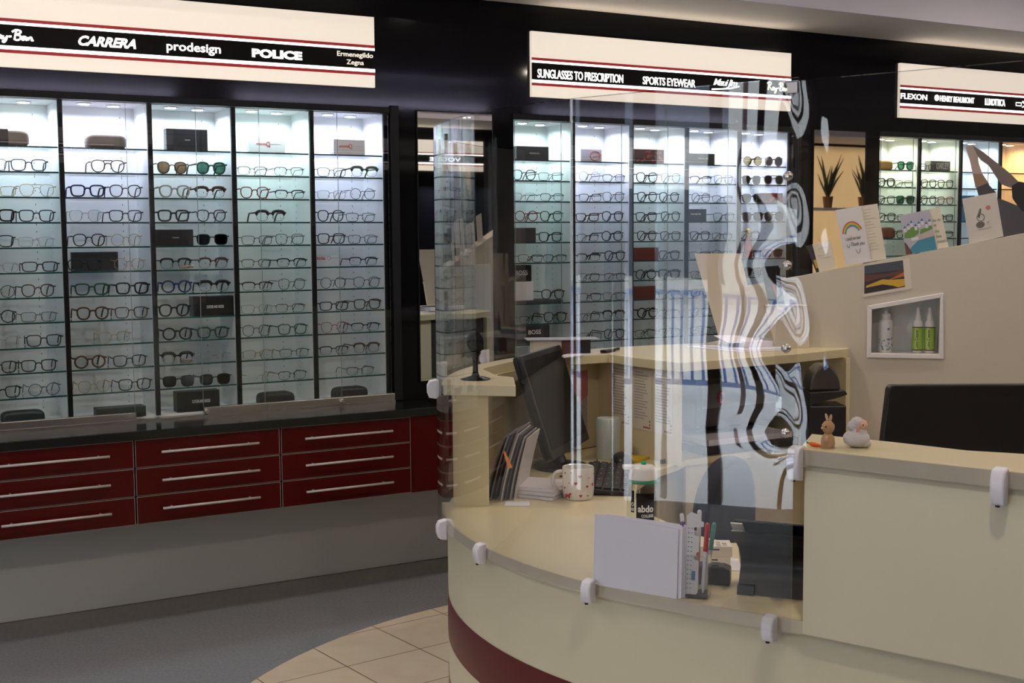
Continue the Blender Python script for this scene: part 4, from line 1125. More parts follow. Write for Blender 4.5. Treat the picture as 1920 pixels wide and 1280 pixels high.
# black block, card boxes and leaflet
t = thing('tape_dispenser', 'small black block beside the clear pen holder', 'dispenser', (.835, -2.795, ZD))
Q2 = T3(.832, -2.785, ZD + .0004, -.75)
m = MB(); m.prism([(-.04, 0), (.045, 0), (.045, .034), (.03, .040), (-.04, .040)], -.022, .022, lambda a, b, c: Q2 @ Vector((a, c, b))); m.build('body', M['black'], t, bevel=.003)
m = MB(); m.box(-.02, .02, -.014, .014, .0402, .042, Q2); m.build('lid', GB, t)
Q3 = T3(.935, -2.665, ZD + .0004, -.62)
m = MB(); m.box(-.068, .062, -.06, .045, 0, .0016, Q3); tag(m.build('leaflet', M['paper']), 'white sheet lying under the small card boxes', 'paper')
DOT = mat('violet_print', (.16, .10, .34), .5)
for i, lab in enumerate(('lower cream card box lying on the white sheet', 'upper cream card box with violet print on its lid')):
    z = .0018 + i * .0238
    Q4 = Q3 @ Matrix.Translation((-.008 + .003 * i, -.004, z)) @ Matrix.Rotation(.03 * i, 4, 'Z')
    t = thing('card_box', lab, 'box', tuple(Q4.translation), 'card boxes on the desk')
    m = MB(); m.box(-.047, .047, -.032, .032, 0, .0235, Q4); m.build('carton', M['paper_warm'], t, bevel=.001)
    m = MB(); m.box(-.012, .018, -.0326, -.032, .015, .018, Q4); m.lathe([(.0035, 0), (.0035, .0006)], 12, Q4 @ Matrix.Translation((-.006, -.032, .008)) @ Matrix.Rotation(math.pi / 2, 4, 'X')); m.build('print', BR, t)
    if i:
        m = MB(); m.lathe([(.009, 0), (.009, .0004)], 16, Q4 @ Matrix.Translation((.0, .018, .0236)))
        for q in range(5): m.box(.012 + (q % 2) * .014, .022 + (q % 2) * .014, -.028 + q * .008, -.023 + q * .008, .0236, .024, Q4)
        m.build('lid_print', DOT, t)
# black curved stand / phone back at the raised panel
t = thing('desk_phone', 'black curved desk telephone seen from behind, tucked against the raised panel', 'telephone', (.87, -2.93, ZD))
e1 = Vector((.62, -.785, 0)); e2 = Vector((-.785, -.62, 0)); ph0 = Vector((.826, -2.885, ZD + .0004))
pf = lambda a, b, c: ph0 + e2 * a + e1 * c + Vector((0, 0, b))
S_ = [(.0, .0), (-.016, .03), (-.030, .055), (-.030, .07), (-.012, .095), (.030, .122), (.066, .148)]
prof = S_ + [(a - .014, b) for a, b in reversed(S_)]
m = MB(); m.prism(prof, .0, .21, pf); m.build('cover_plate', GB, t, auto=True)
m = MB(); m.prism([(.006, 0), (.004, .02), (-.02, .02), (-.05, .004), (-.05, 0)], .0, .035, pf); m.prism([(.006, 0), (.004, .02), (-.02, .02), (-.05, .004), (-.05, 0)], .15, .19, pf); m.build('foot', M['black'], t)
m = MB(); m.prism([(-.06, .0), (-.058, .06), (-.02, .11), (.052, .168), (.045, .172), (-.03, .125), (-.10, .07), (-.11, 0)], .0, .21, pf); m.build('body', M['black'], t, bevel=.003)
m = MB(); m.prism([(-.012, .11), (.058, .164), (.055, .166), (-.016, .113)], -.004, .02, pf); m.prism([(-.040, .055), (-.016, .10), (.052, .147), (.050, .149), (-.02, .104), (-.044, .058)], -.003, .02, pf); m.build('tucked_paper', M['paper_warm'], t)

# files, notebooks and cards by the end panel
FILE_C = [(.10, .095, .10), (.16, .145, .15), (.06, .05, .05), (.24, .20, .19), (.42, .38, .37), (.05, .04, .05), (.30, .27, .28), (.52, .48, .47)]
labs = ['grey', 'mid-grey', 'charcoal', 'taupe', 'pale grey', 'black', 'silver-grey', 'off-white']
fd = Vector((.66, .75, 0)); fx = Vector((.75, -.66, 0))
for i in range(8):
    b0 = Vector((.800 + .0085 * i, -1.800 - .0070 * i, ZD + .0006))
    hgt = .205 - .005 * abs(i - 3); ln = .10 + .05 * (7 - i) / 7; off = .02 + .010 * ((i * 5) % 4)
    th = .0045
    m = MB()
    ff = lambda a, b, c, b0=b0, ln=ln: b0 + fd * a + Vector((0, 0, b * .97)) + fx * (c + .0 + b * (.05 + ln) * (1 + .6 * b / .25)) 
    rows = 7
    for r in range(rows):
        za, zb = hgt * r / rows, hgt * (r + 1) / rows
        vs = [ff(off, za, 0), ff(off + .19, za, 0), ff(off + .19, za, th), ff(off, za, th), ff(off, zb, 0), ff(off + .19, zb, 0), ff(off + .19, zb, th), ff(off, zb, th)]
        m._add(vs, [(0, 1, 5, 4), (2, 3, 7, 6), (1, 2, 6, 5), (3, 0, 4, 7)] + ([(3, 2, 1, 0)] if r == 0 else []) + ([(4, 5, 6, 7)] if r == rows - 1 else []))
    o = m.build('document_file', mat(labs[i].replace(' ', '_').replace('-', '_') + '_file', FILE_C[i], .5), auto=True)
    tag(o, labs[i] + ' document file leaning in the row beside the cream end panel', 'file', 'files by the end panel')
m = MB(); m.prism([(0, 0), (.012, .004), (-.010, .05), (-.016, .05)], -.0006, .0006, lambda a, b, c: Vector((.842 + a * .7, -1.872 - a * .7, .845 + b)) + Vector((c, c, 0)))
tag(m.build('ribbon_tag', mat('orange_ribbon', (.75, .22, .02), .5)), 'orange ribbon tag hanging from the leaning files', 'tag')
NB = T3(.985, -1.765, ZD + .0004, .60)
for i, (lab, c_) in enumerate((('lowest grey notebook of the pile behind the mug', (.50, .46, .46)), ('middle white notebook of the pile behind the mug', (.66, .62, .63)), ('topmost white notebook of the pile behind the mug', (.72, .68, .69)))):
    t = thing('notebook', lab, 'notebook', tuple(NB.translation + Vector((0, 0, i * .0108))), 'notebooks behind the mug')
    X = NB @ Matrix.Translation((.002 * i, .003 * i, .0108 * i)) @ Matrix.Rotation(.05 * (i - 1), 4, 'Z')
    m = MB(); m.box(-.072, .072, -.10, .10, .001, .0095, X); m.build('pages', M['paper'], t)
    m = MB(); m.box(-.074, .074, -.102, .102, .0095, .0105, X); m.box(-.074, .074, -.102, .102, 0, .001, X); m.build('cover', mat('notebook_cover_' + ('grey', 'pale', 'white')[i], c_, .5), t)
m = MB(); m.box(-.035, .035, -.028, .028, 0, .0012, T3(.872, -1.868, ZD + .0004, -.55)); tag(m.build('business_card', M['paper']), 'white card lying at the foot of the cream end panel', 'card')
m = MB(); m.box(-.012, .03, -.05, .05, 0, .004, T3(1.095, -1.80, ZD + .0004, .7)); tag(m.build('phone_handset', M['black']), 'flat black handset lying between notebooks and mug', 'phone')
# pale bin-shaped pot, yellow notes and leaflets behind the keyboard
t = thing('paper_roll', 'pale cylinder standing behind the keyboard by the printed notices', 'roll', (1.50, -1.40, ZD))
m = MB(); m.lathe([(.039, 0), (.042, .008), (.042, .132), (.037, .140), (.02, .141)], 28, T3(1.50, -1.40, ZD + .0004)); m.build('roll', mat('pale_green_white', (.50, .54, .50), .5), t, auto=True)
t = tag(MB().box(-.045, .045, -.03, .03, 0, .008, T3(1.558, -1.475, ZD + .0004, .4)).build('sticky_notes', mat('yellow_notes', (.72, .48, .03), .7)), 'yellow note pad behind the mouse', 'notes')
tag(MB().box(-.05, .03, -.03, .03, 0, .004, T3(1.315, -1.45, ZD + .0004, .2)).build('sticky_notes', mat('mustard_notes', (.62, .45, .05), .7)), 'mustard note sheet under the leaning monitor', 'notes')
t = tag(MB().box(-.008, .008, -.006, .006, 0, .012, T3(1.60, -1.575, ZD + .0004, .4)).build('clamp', M['black']), 'tiny black clamp on the inner corner of the lower desk', 'clamp')
# papers fixed to the inside of the rear counter
ip = math.radians(112)
def wallpaper(name, lab, cat, ang, z0, z1, wd, mt, skew=0, extra=None):
    c0 = Vector((POD[0] + 1.160 * math.cos(math.radians(ang)), POD[1] + 1.160 * math.sin(math.radians(ang)), 0))
    tn = Vector((-math.sin(math.radians(ang)), math.cos(math.radians(ang)), 0)); nn = Vector((-math.cos(math.radians(ang)), -math.sin(math.radians(ang)), 0))
    f = lambda a, b, c: c0 - tn * a + Vector((0, 0, b)) + nn * c
    m = MB(); m.prism([(-wd / 2, z0 + skew), (wd / 2, z0 - skew), (wd / 2, z1), (-wd / 2, z1)], .0, .002, f)
    return tag(m.build(name, mt), lab, cat), f
wallpaper('leaflet', 'white sheet pinned under the rear counter behind the leaning monitor', 'paper', 111, .87, 1.05, .15, M['paper_warm'], .01)
wallpaper('leaflet', 'dusty pink leaflet pinned under the rear counter', 'leaflet', 103.5, .91, 1.02, .075, mat('pink_leaflet', (.52, .17, .17), .7), -.02)
SPK = mat('speckled_paper', (.50, .45, .42), .8, var=.75, vscale=260)
wallpaper('leaflet', 'grey speckled sheet pinned below the pink leaflet', 'leaflet', 104.5, .80, .93, .11, SPK)
# notices on the upright panel
RDD = mat('red_dot_print', (.32, .04, .03), .6); TXT = mat('grey_text_print', (.40, .36, .34), .7); GRD = mat('green_dot_print', (.05, .14, .08), .6)
for i, (y0, y1, lab) in enumerate(((-1.37, -1.255, 'printed notice nearest the rear wall on the upright panel'), (-1.495, -1.385, 'printed notice with red dots, middle of three on the upright panel'), (-1.615, -1.508, 'printed notice with a red margin mark at the front edge of the upright panel'))):
    t = thing('notice', lab, 'notice', (1.612, (y0 + y1) / 2, .83), 'notices on the upright panel')
    m = MB(); m.box(1.6105, 1.612, y0, y1, .835, 1.045); m.build('sheet', M['paper_warm'], t)
    m = MB(); rr = random.Random(i)
    for r in range(17):
        z = 1.03 - r * .0098
        m.box(1.6098, 1.6105, y1 - .012 - rr.uniform(.05, .085), y1 - .012, z, z + .0035)
    m.build('text_lines', TXT, t)
    m = MB()
    for q in range(5): m.lathe([(.0035, 0), (.0035, .0005)], 10, Matrix.Translation((1.6105, y0 + .008 + q * .0085, .846)) @ Matrix.Rotation(-math.pi / 2, 4, 'Y'))
    m.lathe([(.0035, 0), (.0035, .0005)], 10, Matrix.Translation((1.6105, y0 + .008, .856)) @ Matrix.Rotation(-math.pi / 2, 4, 'Y'))
    m.build('dots', RDD, t)
    m = MB(); m.lathe([(.0035, 0), (.0035, .0005)], 10, Matrix.Translation((1.6105, y0 + .008, .868)) @ Matrix.Rotation(-math.pi / 2, 4, 'Y')); m.build('green_dot', GRD, t)
# printer in the rear bay
t = thing('printer', 'dark printer with a paper tray in the bay under the rear counter', 'printer', (2.02, -1.33, ZD))
PX = T3(2.02, -1.34, ZD + .0004, .0)
m = MB(); m.box(-.19, .19, -.12, .14, .085, .255, PX); m.build('body', BR, t, bevel=.006)
m = MB(); m.box(-.17, .17, -.125, -.1205, .15, .235, PX); m.build('control_panel', mat('dark_grey_plastic', (.10, .095, .09), .5), t)
m = MB(); m.box(-.21, .21, -.20, .15, 0, .03, PX); m.build('tray', M['black'], t)
m = MB(); m.box(-.19, .19, -.19, -.0, .0305, .05, PX); m.build('paper', M['paper'], t)
m = MB(); m.box(-.19, .19, -.0, .14, .03, .085, PX); m.build('paper_slot', M['black'], t)
m = MB(); m.tube([PX @ Vector((-.085 + .012 * math.cos(q), -.127, .185 + .02 * math.sin(q))) for q in [k * .7 for k in range(9)]], .0035, 6, True); m.build('red_mark', RDP, t)
# black hooded machine
t = thing('label_printer', 'black machine with a rounded smoked hood behind the toy rabbit', 'machine', (2.13, -1.77, ZD))
QX = T3(2.13, -1.77, ZD + .0004, -.5)
m = MB(); m.box(-.062, .062, -.06, .06, 0, .185, QX); m.build('body', M['black'], t, bevel=.005)
m = MB(); m.prism([(-.05, .19), (-.062, .185), (-.062, .23), (.058, .236), (.066, .222), (.045, .214)], -.058, .058, lambda a, b, c: QX @ Vector((a, c, b))); m.build('jaw', M['black'], t, bevel=.003)
m = MB(); m.prism([(.052 * math.cos(k * math.pi / 16) , .236 + .085 * math.sin(k * math.pi / 16)) for k in range(17)], -.05, .05, lambda a, b, c: QX @ Vector((a - .008, c, b))); m.build('hood', mat('smoked_hood', (.05, .042, .036), .25), t, bevel=.006, auto=True)
# chair
t = thing('office_chair', 'navy office chair with a rounded back inside the desk', 'chair', (1.29, -1.916, 0))
NAVY = mat('navy_chair_fabric', (.012, .016, .028), .8, bump=.2, bscale=500)
CX = T3(1.29, -1.916, 0, .5236)
cp = []
for k in range(25):
    a = math.pi * k / 24; cp.append((.205 * math.cos(a), .68 + .183 * max(0, math.sin(a)) ** .8))
cp += [(-.195, .52), (-.15, .46), (.15, .46), (.195, .52)]
m = MB(); m.prism(cp, .0, .05, lambda a, b, c: CX @ Vector((a, -.22 - c + .05 * ((b - .65) / .25) ** 2 * 0, b))); m.build('backrest', NAVY, t, bevel=.018, seg=4, auto=True)
m = MB(); m.prism(rrect(-.23, .23, -.20, .23, .08), .40, .47, lambda a, b, c: CX @ Vector((a, b, c))); m.build('seat', NAVY, t, bevel=.02, seg=3, auto=True)
m = MB(); m.tube([CX @ Vector((0, -.275, .62)), CX @ Vector((0, -.29, .45)), CX @ Vector((0, -.10, .385)), CX @ Vector((0, 0, .385))], .018, 8); m.build('support_bracket', M['black'], t, True)
m = MB(); m.tube([CX @ Vector((0, 0, .40)), CX @ Vector((0, 0, .08))], .025, 12); m.build('column', M['black'], t, True)
for k in range(5):
    a = k * 2 * math.pi / 5 + .3
    m = MB(); m.tube([CX @ Vector((0, 0, .10)), CX @ Vector((.26 * math.cos(a), .26 * math.sin(a), .065))], [.022, .014], 8); lg = m.build('base_arm', M['black'], t, True)
    m = MB(); m.lathe([(.024, -.012), (.026, 0), (.024, .012)], 14, CX @ Matrix.Translation((.26 * math.cos(a), .26 * math.sin(a), .0265)) @ Matrix.Rotation(a, 4, 'Z') @ Matrix.Rotation(math.pi / 2, 4, 'Y')); m.build('caster', M['black'], lg)
# ------------------------------------------------------------------ things on the rear counter
t = thing('table_mirror', 'small black round mirror on a goblet-like stand on the rear counter', 'mirror', (.822, -1.716, ZU))
X = T3(.822, -1.716, ZU + .0003)
m = MB(); m.lathe([(.043, 0), (.044, .002), (.03, .006), (.012, .011), (.008, .02), (.0075, .05), (.010, .066), (.018, .078)], 28, X); m.build('stand', M['black_gloss'], t, auto=True)
m = MB(); m.lathe([(.001, -.010), (.030, -.009), (.033, 0), (.030, .009), (.001, .010)], 28, X @ Matrix.Translation((0, 0, .108)) @ Matrix.Rotation(.5, 4, 'Z') @ Matrix.Rotation(1.35, 4, 'X')); m.build('head', M['black_gloss'], t, auto=True)
def sheets(name, pts, z, th, mt, lab, cat='paper', grp=None):
    m = MB(); m.prism(pts, z, z + th); return tag(m.build(name, mt), lab, cat, grp)
# leaflet holder behind the monitor
t = thing('leaflet_holder', 'dark box with a grey lid sheet on the rear counter above the leaning monitor', 'holder', (1.42, -1.17, ZU))
X = T3(1.44, -1.185, ZU + .0004, -.42)
m = MB(); m.box(-.10, .10, -.045, .045, 0, .05, X); m.build('box', M['paper_warm'], t)
m = MB(); m.box(.0, .05, -.0465, -.045, .0, .05, X); m.build('brown_patch', mat('brown_patch', (.09, .03, .02), .5), t)
m = MB(); m.box(.05, .102, -.047, .047, .0, .051, X); m.build('black_end', M['black'], t)
m = MB(); m.box(-.12, .135, -.055, .055, .0515, .054, X); m.build('lid_sheet', mat('grey_lid_sheet', (.34, .32, .35), .5), t)
sheets('document', [(1.372, -1.320), (1.560, -1.262), (1.566, -1.12), (1.45, -1.13), (1.436, -1.245), (1.40, -1.25)], ZU + .0004, .004, M['paper'], 'pile of printed sheets lying on the rear counter next to the monitor top')
m = MB(); m.lathe([(.03, 0), (.03, .0006)], 20, Matrix.Translation((1.52, -1.17, ZU + .0045)) @ Matrix.Scale(.6, 4, (0, 1, 0))); tag(m.build('sticker', mat('pale_blue_sticker', (.30, .36, .55), .6)), 'pale blue oval on the sheets by the monitor top', 'sticker')
m = MB(); X = T3(1.625, -1.225, ZU + .0004, .5); m.tube([X @ Vector((-.05, 0, .006)), X @ Vector((.07, 0, .006))], .005, 8); m.box(-.05, .02, -.012, .012, 0, .01, X)
tag(m.build('stapler', M['black']), 'small black tool lying at the end of the printed sheets', 'stapler')
# papers and leaning card by the partition
sheets('document', [(1.962, -1.22), (1.992, -1.500), (2.205, -1.53), (2.30, -1.30)], ZU + .0004, .003, M['paper'], 'lowest thin wad of papers on the rear counter by the partition', grp='papers by the partition')
sheets('document', [(2.0, -1.26), (2.015, -1.49), (2.20, -1.515), (2.27, -1.30)], ZU + .0036, .0035, M['paper'], 'upper thin wad of papers, on the wad nearest the counter corner', grp='papers by the partition')
t = thing('ring_binder', 'white flat box file under the leaning card by the partition', 'file', (2.15, -1.36, ZU))
X = T3(2.195, -1.36, ZU + .0073, -.22)
m = MB(); m.box(-.10, .14, -.085, .085, 0, .022, X); m.build('box', M['paper'], t, bevel=.002)
m = MB(); X2 = X @ Matrix.Translation((-.02, -.005, .0225)) @ Matrix.Rotation(.10, 4, 'X') @ Matrix.Rotation(-.10, 4, 'Z'); m.box(-.13, .11, -.075, .075, 0, .002, X2); m.build('loose_sheet', M['paper'], t)
# card: tall beige leaning board (its base is behind the papers)
def quad_sheet(name, pts, th, mt, parent=None):
    m = MB(); P = [Vector(p) for p in pts]; n = (P[1] - P[0]).cross(P[2] - P[1]).normalized()
    m._add(P + [p + n * th for p in P], [(3, 2, 1, 0), (4, 5, 6, 7), (0, 1, 5, 4), (1, 2, 6, 5), (2, 3, 7, 6), (3, 0, 4, 7)])
    return m.build(name, mt, parent)
tag(quad_sheet('leaning_card', [(2.0166, -1.2055, 1.430), (2.1645, -1.2896, 1.4288), (2.2296, -1.3266, 1.120), (2.0960, -1.2508, 1.1205)], .003, M['card']), 'tall beige card leaning sideways over the papers in front of the lit cabinet', 'card')
t = thing('leaflet_dispenser', 'pale card leaflet holder standing against the partition', 'holder', (2.23, -1.47, ZU))
hp = [Vector(p) for p in ((2.1593, -1.437, 1.2415), (2.2885, -1.5105, 1.2404), (2.3010, -1.5177, ZU + .0004), (2.1930, -1.4560, ZU + .0004))]
bkv = Vector((.494, .869, 0)) * .035
m = MB()
m._add(hp + [p + bkv for p in hp], [(3, 2, 1, 0), (4, 5, 6, 7), (1, 2, 6, 5), (2, 3, 7, 6), (3, 0, 4, 7)])
m.build('pocket', M['card'], t)
m = MB(); m.tube([hp[0], hp[1], hp[1] + bkv, hp[0] + bkv], .003, 6, True); m.build('rim', M['divider'], t)
BLF = mat('black_leaflet_gloss', (.012, .010, .011), .25)
bl = [Vector(p) + bkv * .5 for p in ((2.1590, -1.4175, 1.3818), (2.2147, -1.4492, 1.3852), (2.2430, -1.4653, 1.20), (2.1930, -1.4370, 1.20))]
t = thing('leaflet', 'black leaflet with a painted red reflection standing in the pale holder', 'leaflet', tuple(bl[3]))
o = quad_sheet('sheet', bl, .002, BLF, t)
def lerp(a, b, q): return a + (b - a) * q
e_ = Vector((-.494, -.869, 0)) * .0015
m = MB(); m._add([lerp(lerp(bl[0], bl[1], u_), lerp(bl[3], bl[2], u_), v_) + e_ for u_, v_ in ((.42, .36), (.56, .36), (.60, .62), (.54, .62))], [(0, 1, 2, 3)]); m.build('red_reflection', RDP, t)  # red reflection on the leaflet, painted as a small patch
# cards on the partition
def bil(quad, off):
    def f(u, v, c):
        tl, tr, br, bl_ = quad
        a = lerp(Vector(tl), Vector(tr), u); b = lerp(Vector(bl_), Vector(br), u); q = lerp(b, a, v)
        return dv(q.x, q.y, off + c)
    return f
def pcard(name, quad, off, mt, lab, cat='card', th=.0016):
    t = thing(name, lab, cat, tuple(bil(quad, off)(.5, 0, 0)))
    f = bil(quad, off); m = MB(); m.prism([(0, 0), (1, 0), (1, 1), (0, 1)], 0, th, f); m.build('sheet', mt, t)
    def art(nm, polys, mt, h=.0022):
        m = MB()
        for pl in polys: m.prism(pl, th, h, f)
        return m.build(nm, mt, t)
    return t, f, art
def sq(a, b, c, d): return [(a, b), (c, b), (c, d), (a, d)]
def mcol(n, c, r=.6): return mat(n, c, r)
CW = mcol('card_white', (.70, .68, .70)); PB = mcol('paint_blue', (.08, .16, .42)); PG = mcol('paint_green', (.12, .26, .05)); PT = mcol('paint_teal', (.05, .24, .34)); PY = mcol('paint_yellow', (.62, .38, .03)); PO = mcol('paint_orange', (.45, .12, .02)); PK = mcol('paint_dark', (.03, .028, .035)); PR = mcol('paint_rust', (.12, .04, .03)); PS = mcol('paint_sand', (.50, .42, .38)); PN = mcol('paint_slate', (.06, .075, .09))
t, f, art = pcard('greeting_card', [(.062, 1.598), (.123, 1.606), (.157, 1.408), (.103, 1.397)], -.028, M['paper_warm'], 'inner leaf of the rainbow card with handwriting on the partition top')
rr = random.Random(9)
art('handwriting', [sq(.15, .92 - q * .055, .15 + rr.uniform(.3, .6), .925 - q * .055) for q in range(14)], mcol('pencil_ink', (.38, .32, .27)))
t, f, art = pcard('greeting_card', [(-.024, 1.584), (.066, 1.599), (.105, 1.398), (.016, 1.384)], -.02, CW, 'white card with a painted rainbow standing on the partition top')
RB = [(.45, .03, .03), (.62, .25, .02), (.55, .5, .05), (.12, .34, .10), (.06, .18, .45)]
for i, c_ in enumerate(RB):
    pl = []
    for k in range(12):
        def rp(a, r): return (.50 + r * .40 * math.cos(a), .52 + r * .24 * math.sin(a))
        a0, a1 = math.radians(170 - k * 12.5), math.radians(170 - (k + 1) * 12.5); ro = 1.0 - i * .075
        pl.append([rp(a0, ro - .075), rp(a1, ro - .075), rp(a1, ro), rp(a0, ro)])
    art('rainbow_band', pl, mcol('rainbow_' + str(c_[0])[2:], c_), .0022 + .00001 * i)
INKB = mcol('black_ink', (.04, .04, .05))
m = MB(); m.text('Thank you', lambda a, b, c: f(.36 + a, .30 + b, .0018 + c), .52, .085, .0006, shear=.3); m.text('I could not bear', lambda a, b, c: f(.18 + a, .43 + b, .0018 + c), .60, .06, .0006, shear=.3)
m.tube([f(.20 + .12 * q / 6, .36 - .06 * math.sin(q / 6 * 3.14), .0022) for q in range(7)], .0006, 4); m.tube([f(.50 + .18 * q / 6, .26 - .08 * math.sin(q / 6 * 3.14), .0022) for q in range(7)], .0006, 4); m.build('handwriting', INKB, t)
t, f, art = pcard('greeting_card', [(.287, 1.580), (.337, 1.591), (.369, 1.449), (.318, 1.440)], -.028, M['paper_warm'], 'cream leaf with green handwriting beside the harbour picture')
m = MB()
for q, w_ in enumerate(('for by', 'my', 'the', 'love', 'research')): m.text(w_, lambda a, b, c, q=q, w_=w_: f(.34 + a, .66 - q * .13 + b, .0018 + c), .09 * len(w_), .08, .0006, shear=.2)
m.build('handwriting', mcol('green_ink', (.10, .22, .14)), t)
t, f, art = pcard('postcard', [(.201, 1.562), (.300, 1.583), (.329, 1.441), (.225, 1.422)], -.02, mcol('card_sky', (.46, .46, .52)), 'painted harbour postcard with white houses above a blue bay')
art('sea', [[(.0, .0), (1, .0), (1, .34), (.45, .30), (.2, .16)]], PT)
art('sand', [[(.12, .25), (.45, .30), (1, .34), (1, .50), (.5, .42)]], PS)
art('trees', [[(.02, .42), (.3, .38), (.52, .48), (.55, .62), (.35, .66), (.08, .56)], [(.55, .44), (.98, .52), (.98, .60), (.6, .56)]], PG)
art('houses', [sq(.05 + q * .12, .56 + (q % 3) * .05, .14 + q * .12, .66 + (q % 3) * .05) for q in range(8)] + [sq(.25, .32, .48, .40)], CW, .0026)
art('roofs', [[(.04 + q * .12, .66 + (q % 3) * .05), (.15 + q * .12, .66 + (q % 3) * .05), (.10 + q * .12, .73 + (q % 3) * .05)] for q in range(8)], PB, .0028)
art('rocks', [[(0, 0), (.22, 0), (.05, .3), (0, .32)]], PR, .0026)
t, f, art = pcard('greeting_card', [(.410, 1.619), (.522, 1.640), (.550, 1.486), (.438, 1.460)], -.02, mcol('card_ivory', (.62, .58, .53)), 'ivory card with a small grey sketch and a pink flower on the partition top')
GK = mcol('sketch_grey', (.13, .115, .10))
art('sketch', [[(.40 + .13 * math.cos(a * .63), .36 + .075 * math.sin(a * .63)) for a in range(10)], [(.34, .56), (.42, .66), (.46, .72), (.50, .70), (.47, .62), (.40, .50)]], GK)
m = MB(); m.tube([f(.44 + .11 * math.cos(a * .45), .52 + .08 * math.sin(a * .45), .0022) for a in range(14)], .0012, 5, True); m.tube([f(.60, .37, .0022), f(.66, .39, .0022)], .0012, 5); m.build('sketch_line', GK, t)
art('flower', [[(.70 + (.09 if a % 2 else .06) * math.cos(a * .628), .70 + (.06 if a % 2 else .04) * math.sin(a * .628)) for a in range(10)]], mcol('flower_pink', (.50, .15, .15)))
art('caption', [sq(.32, .25, .72, .262)], mcol('caption_grey', (.35, .32, .30)))
t, f, art = pcard('greeting_card', [(-.103, 1.461), (-.040, 1.475), (-.017, 1.376), (-.077, 1.361)], -.02, M['paper_warm'], 'small cream folded card beside the rainbow card on the partition')
art('handwriting', [sq(.2, .45, .8, .455), sq(.2, .55, .7, .555), sq(.25, .8, .8, .805)], mcol('pencil_grey', (.35, .3, .25)))
t, f, art = pcard('greeting_card', [(-.125, 1.455), (-.10, 1.462), (-.072, 1.362), (-.088, 1.358)], -.024, PK, 'dark-fronted edge of a folded card next to the small cream card')
art('yellow_patch', [sq(.3, .15, .8, .45)], PY)
t, f, art = pcard('picture_card', [(.078, 1.386), (.235, 1.410), (.247, 1.302), (.079, 1.270)], .001, M['paper_warm'], 'landscape painting card with a yellow hill fixed to the partition face')
art('painting', [sq(.02, .10, .86, .97)], PK, .0020)
art('storm_sky', [[(.02, .72), (.86, .66), (.86, .97), (.02, .97)]], PN, .0021)
art('rust_hills', [[(.02, .46), (.40, .52), (.86, .50), (.86, .66), (.5, .62), (.02, .70)]], PR, .0022)
art('orange_slope', [[(.50, .40), (.86, .44), (.86, .58), (.70, .50)]], PO, .0024)
art('yellow_hill', [[(.06, .34), (.40, .46), (.60, .40), (.86, .36), (.86, .14), (.72, .12), (.62, .20), (.40, .30), (.06, .28)]], PY, .0026)
# spray bottles in the niche
def niche_z(): return 1.0684
SPR = mat('white_bottle_plastic', (.74, .73, .74), .35); LIME = mat('lime_label', (.33, .52, .06), .5); LBK = mat('black_label_line', (.02, .02, .02), .5)
def spray(s, lab, W=.0185, H=.165, big=False):
    b = dv(s, 1.0684, -.045); t = thing('spray_bottle', lab, 'bottle', tuple(b), None if big else 'lens cleaner sprays')
    X = Matrix.Translation(b)
    m = MB()
    if big: m.lathe([(.024, 0), (.0265, .003), (.0265, .105), (.024, .115), (.016, .120)], 28, X)
    else: m.lathe([(.016, 0), (W, .003), (W, .095), (.016, .110), (.011, .118)], 28, X)
    m.build('body', SPR, t, auto=True)
    m = MB()
    if big: m.lathe([(.016, .119), (.0165, .121), (.0165, .138), (.008, .141), (.007, .151), (.004, .152)], 24, X)
    else: m.lathe([(.0115, .117), (.012, .119), (.0095, .133), (.007, .140), (.0065, .160), (.003, .164)], 24, X)
    m.build('spray_head', SPR, t, auto=True)
    fa = math.atan2(CAM.y - b.y, CAM.x - b.x); R = (.0266 if big else W + .0001)
    wr = lambda a, z, c: (b.x + (R + c) * math.cos(fa + a / R), b.y + (R + c) * math.sin(fa + a / R), b.z + z)
    def patch(m, a0, a1, z0, z1, c):
        for k in range(14):
            p_, q_ = a0 + (a1 - a0) * k / 14, a0 + (a1 - a0) * (k + 1) / 14
            m._add([wr(p_, z0, c), wr(q_, z0, c), wr(q_, z1, c), wr(p_, z1, c)], [(0, 1, 2, 3)])
    hw = R * 1.5
    if big:
        m = MB(); r_ = random.Random(3)
        for k in range(34): 
            a, z = r_.uniform(-.03, .03), r_.uniform(.008, .05); patch(m, a, a + r_.uniform(.002, .006), z, z + r_.uniform(.002, .006), .0004)
        patch(m, .006, .014, .082, .090, .0004); m.build('blue_pattern', mat('teal_print', (.08, .22, .30), .5), t)
    else:
        m = MB(); patch(m, -hw, hw, .012, .092, .0003); m.build('label', LIME, t)
        m = MB(); patch(m, -.010, -.001, .013, .091, .0004); m.build('label_panel', mcol('pale_lime', (.55, .66, .30)), t)
        m = MB(); patch(m, -hw, hw, .091, .0945, .0005); patch(m, -hw, hw, .009, .0125, .0005)
        m.text('Lens Cleaner', lambda a, z, c: wr(.001 - z, .018 + a, .0005 + c), .068, .0095, .0003, bold=.01); m.build('lettering', LBK, t)
    return t
spray(.160, 'white spray bottle with blue pattern at one end of the niche', big=True)
spray(.271, 'lime-labelled spray bottle in the niche, next to its blue-patterned neighbour')
spray(.312, 'lime-labelled spray bottle in the niche corner under the highest trim')
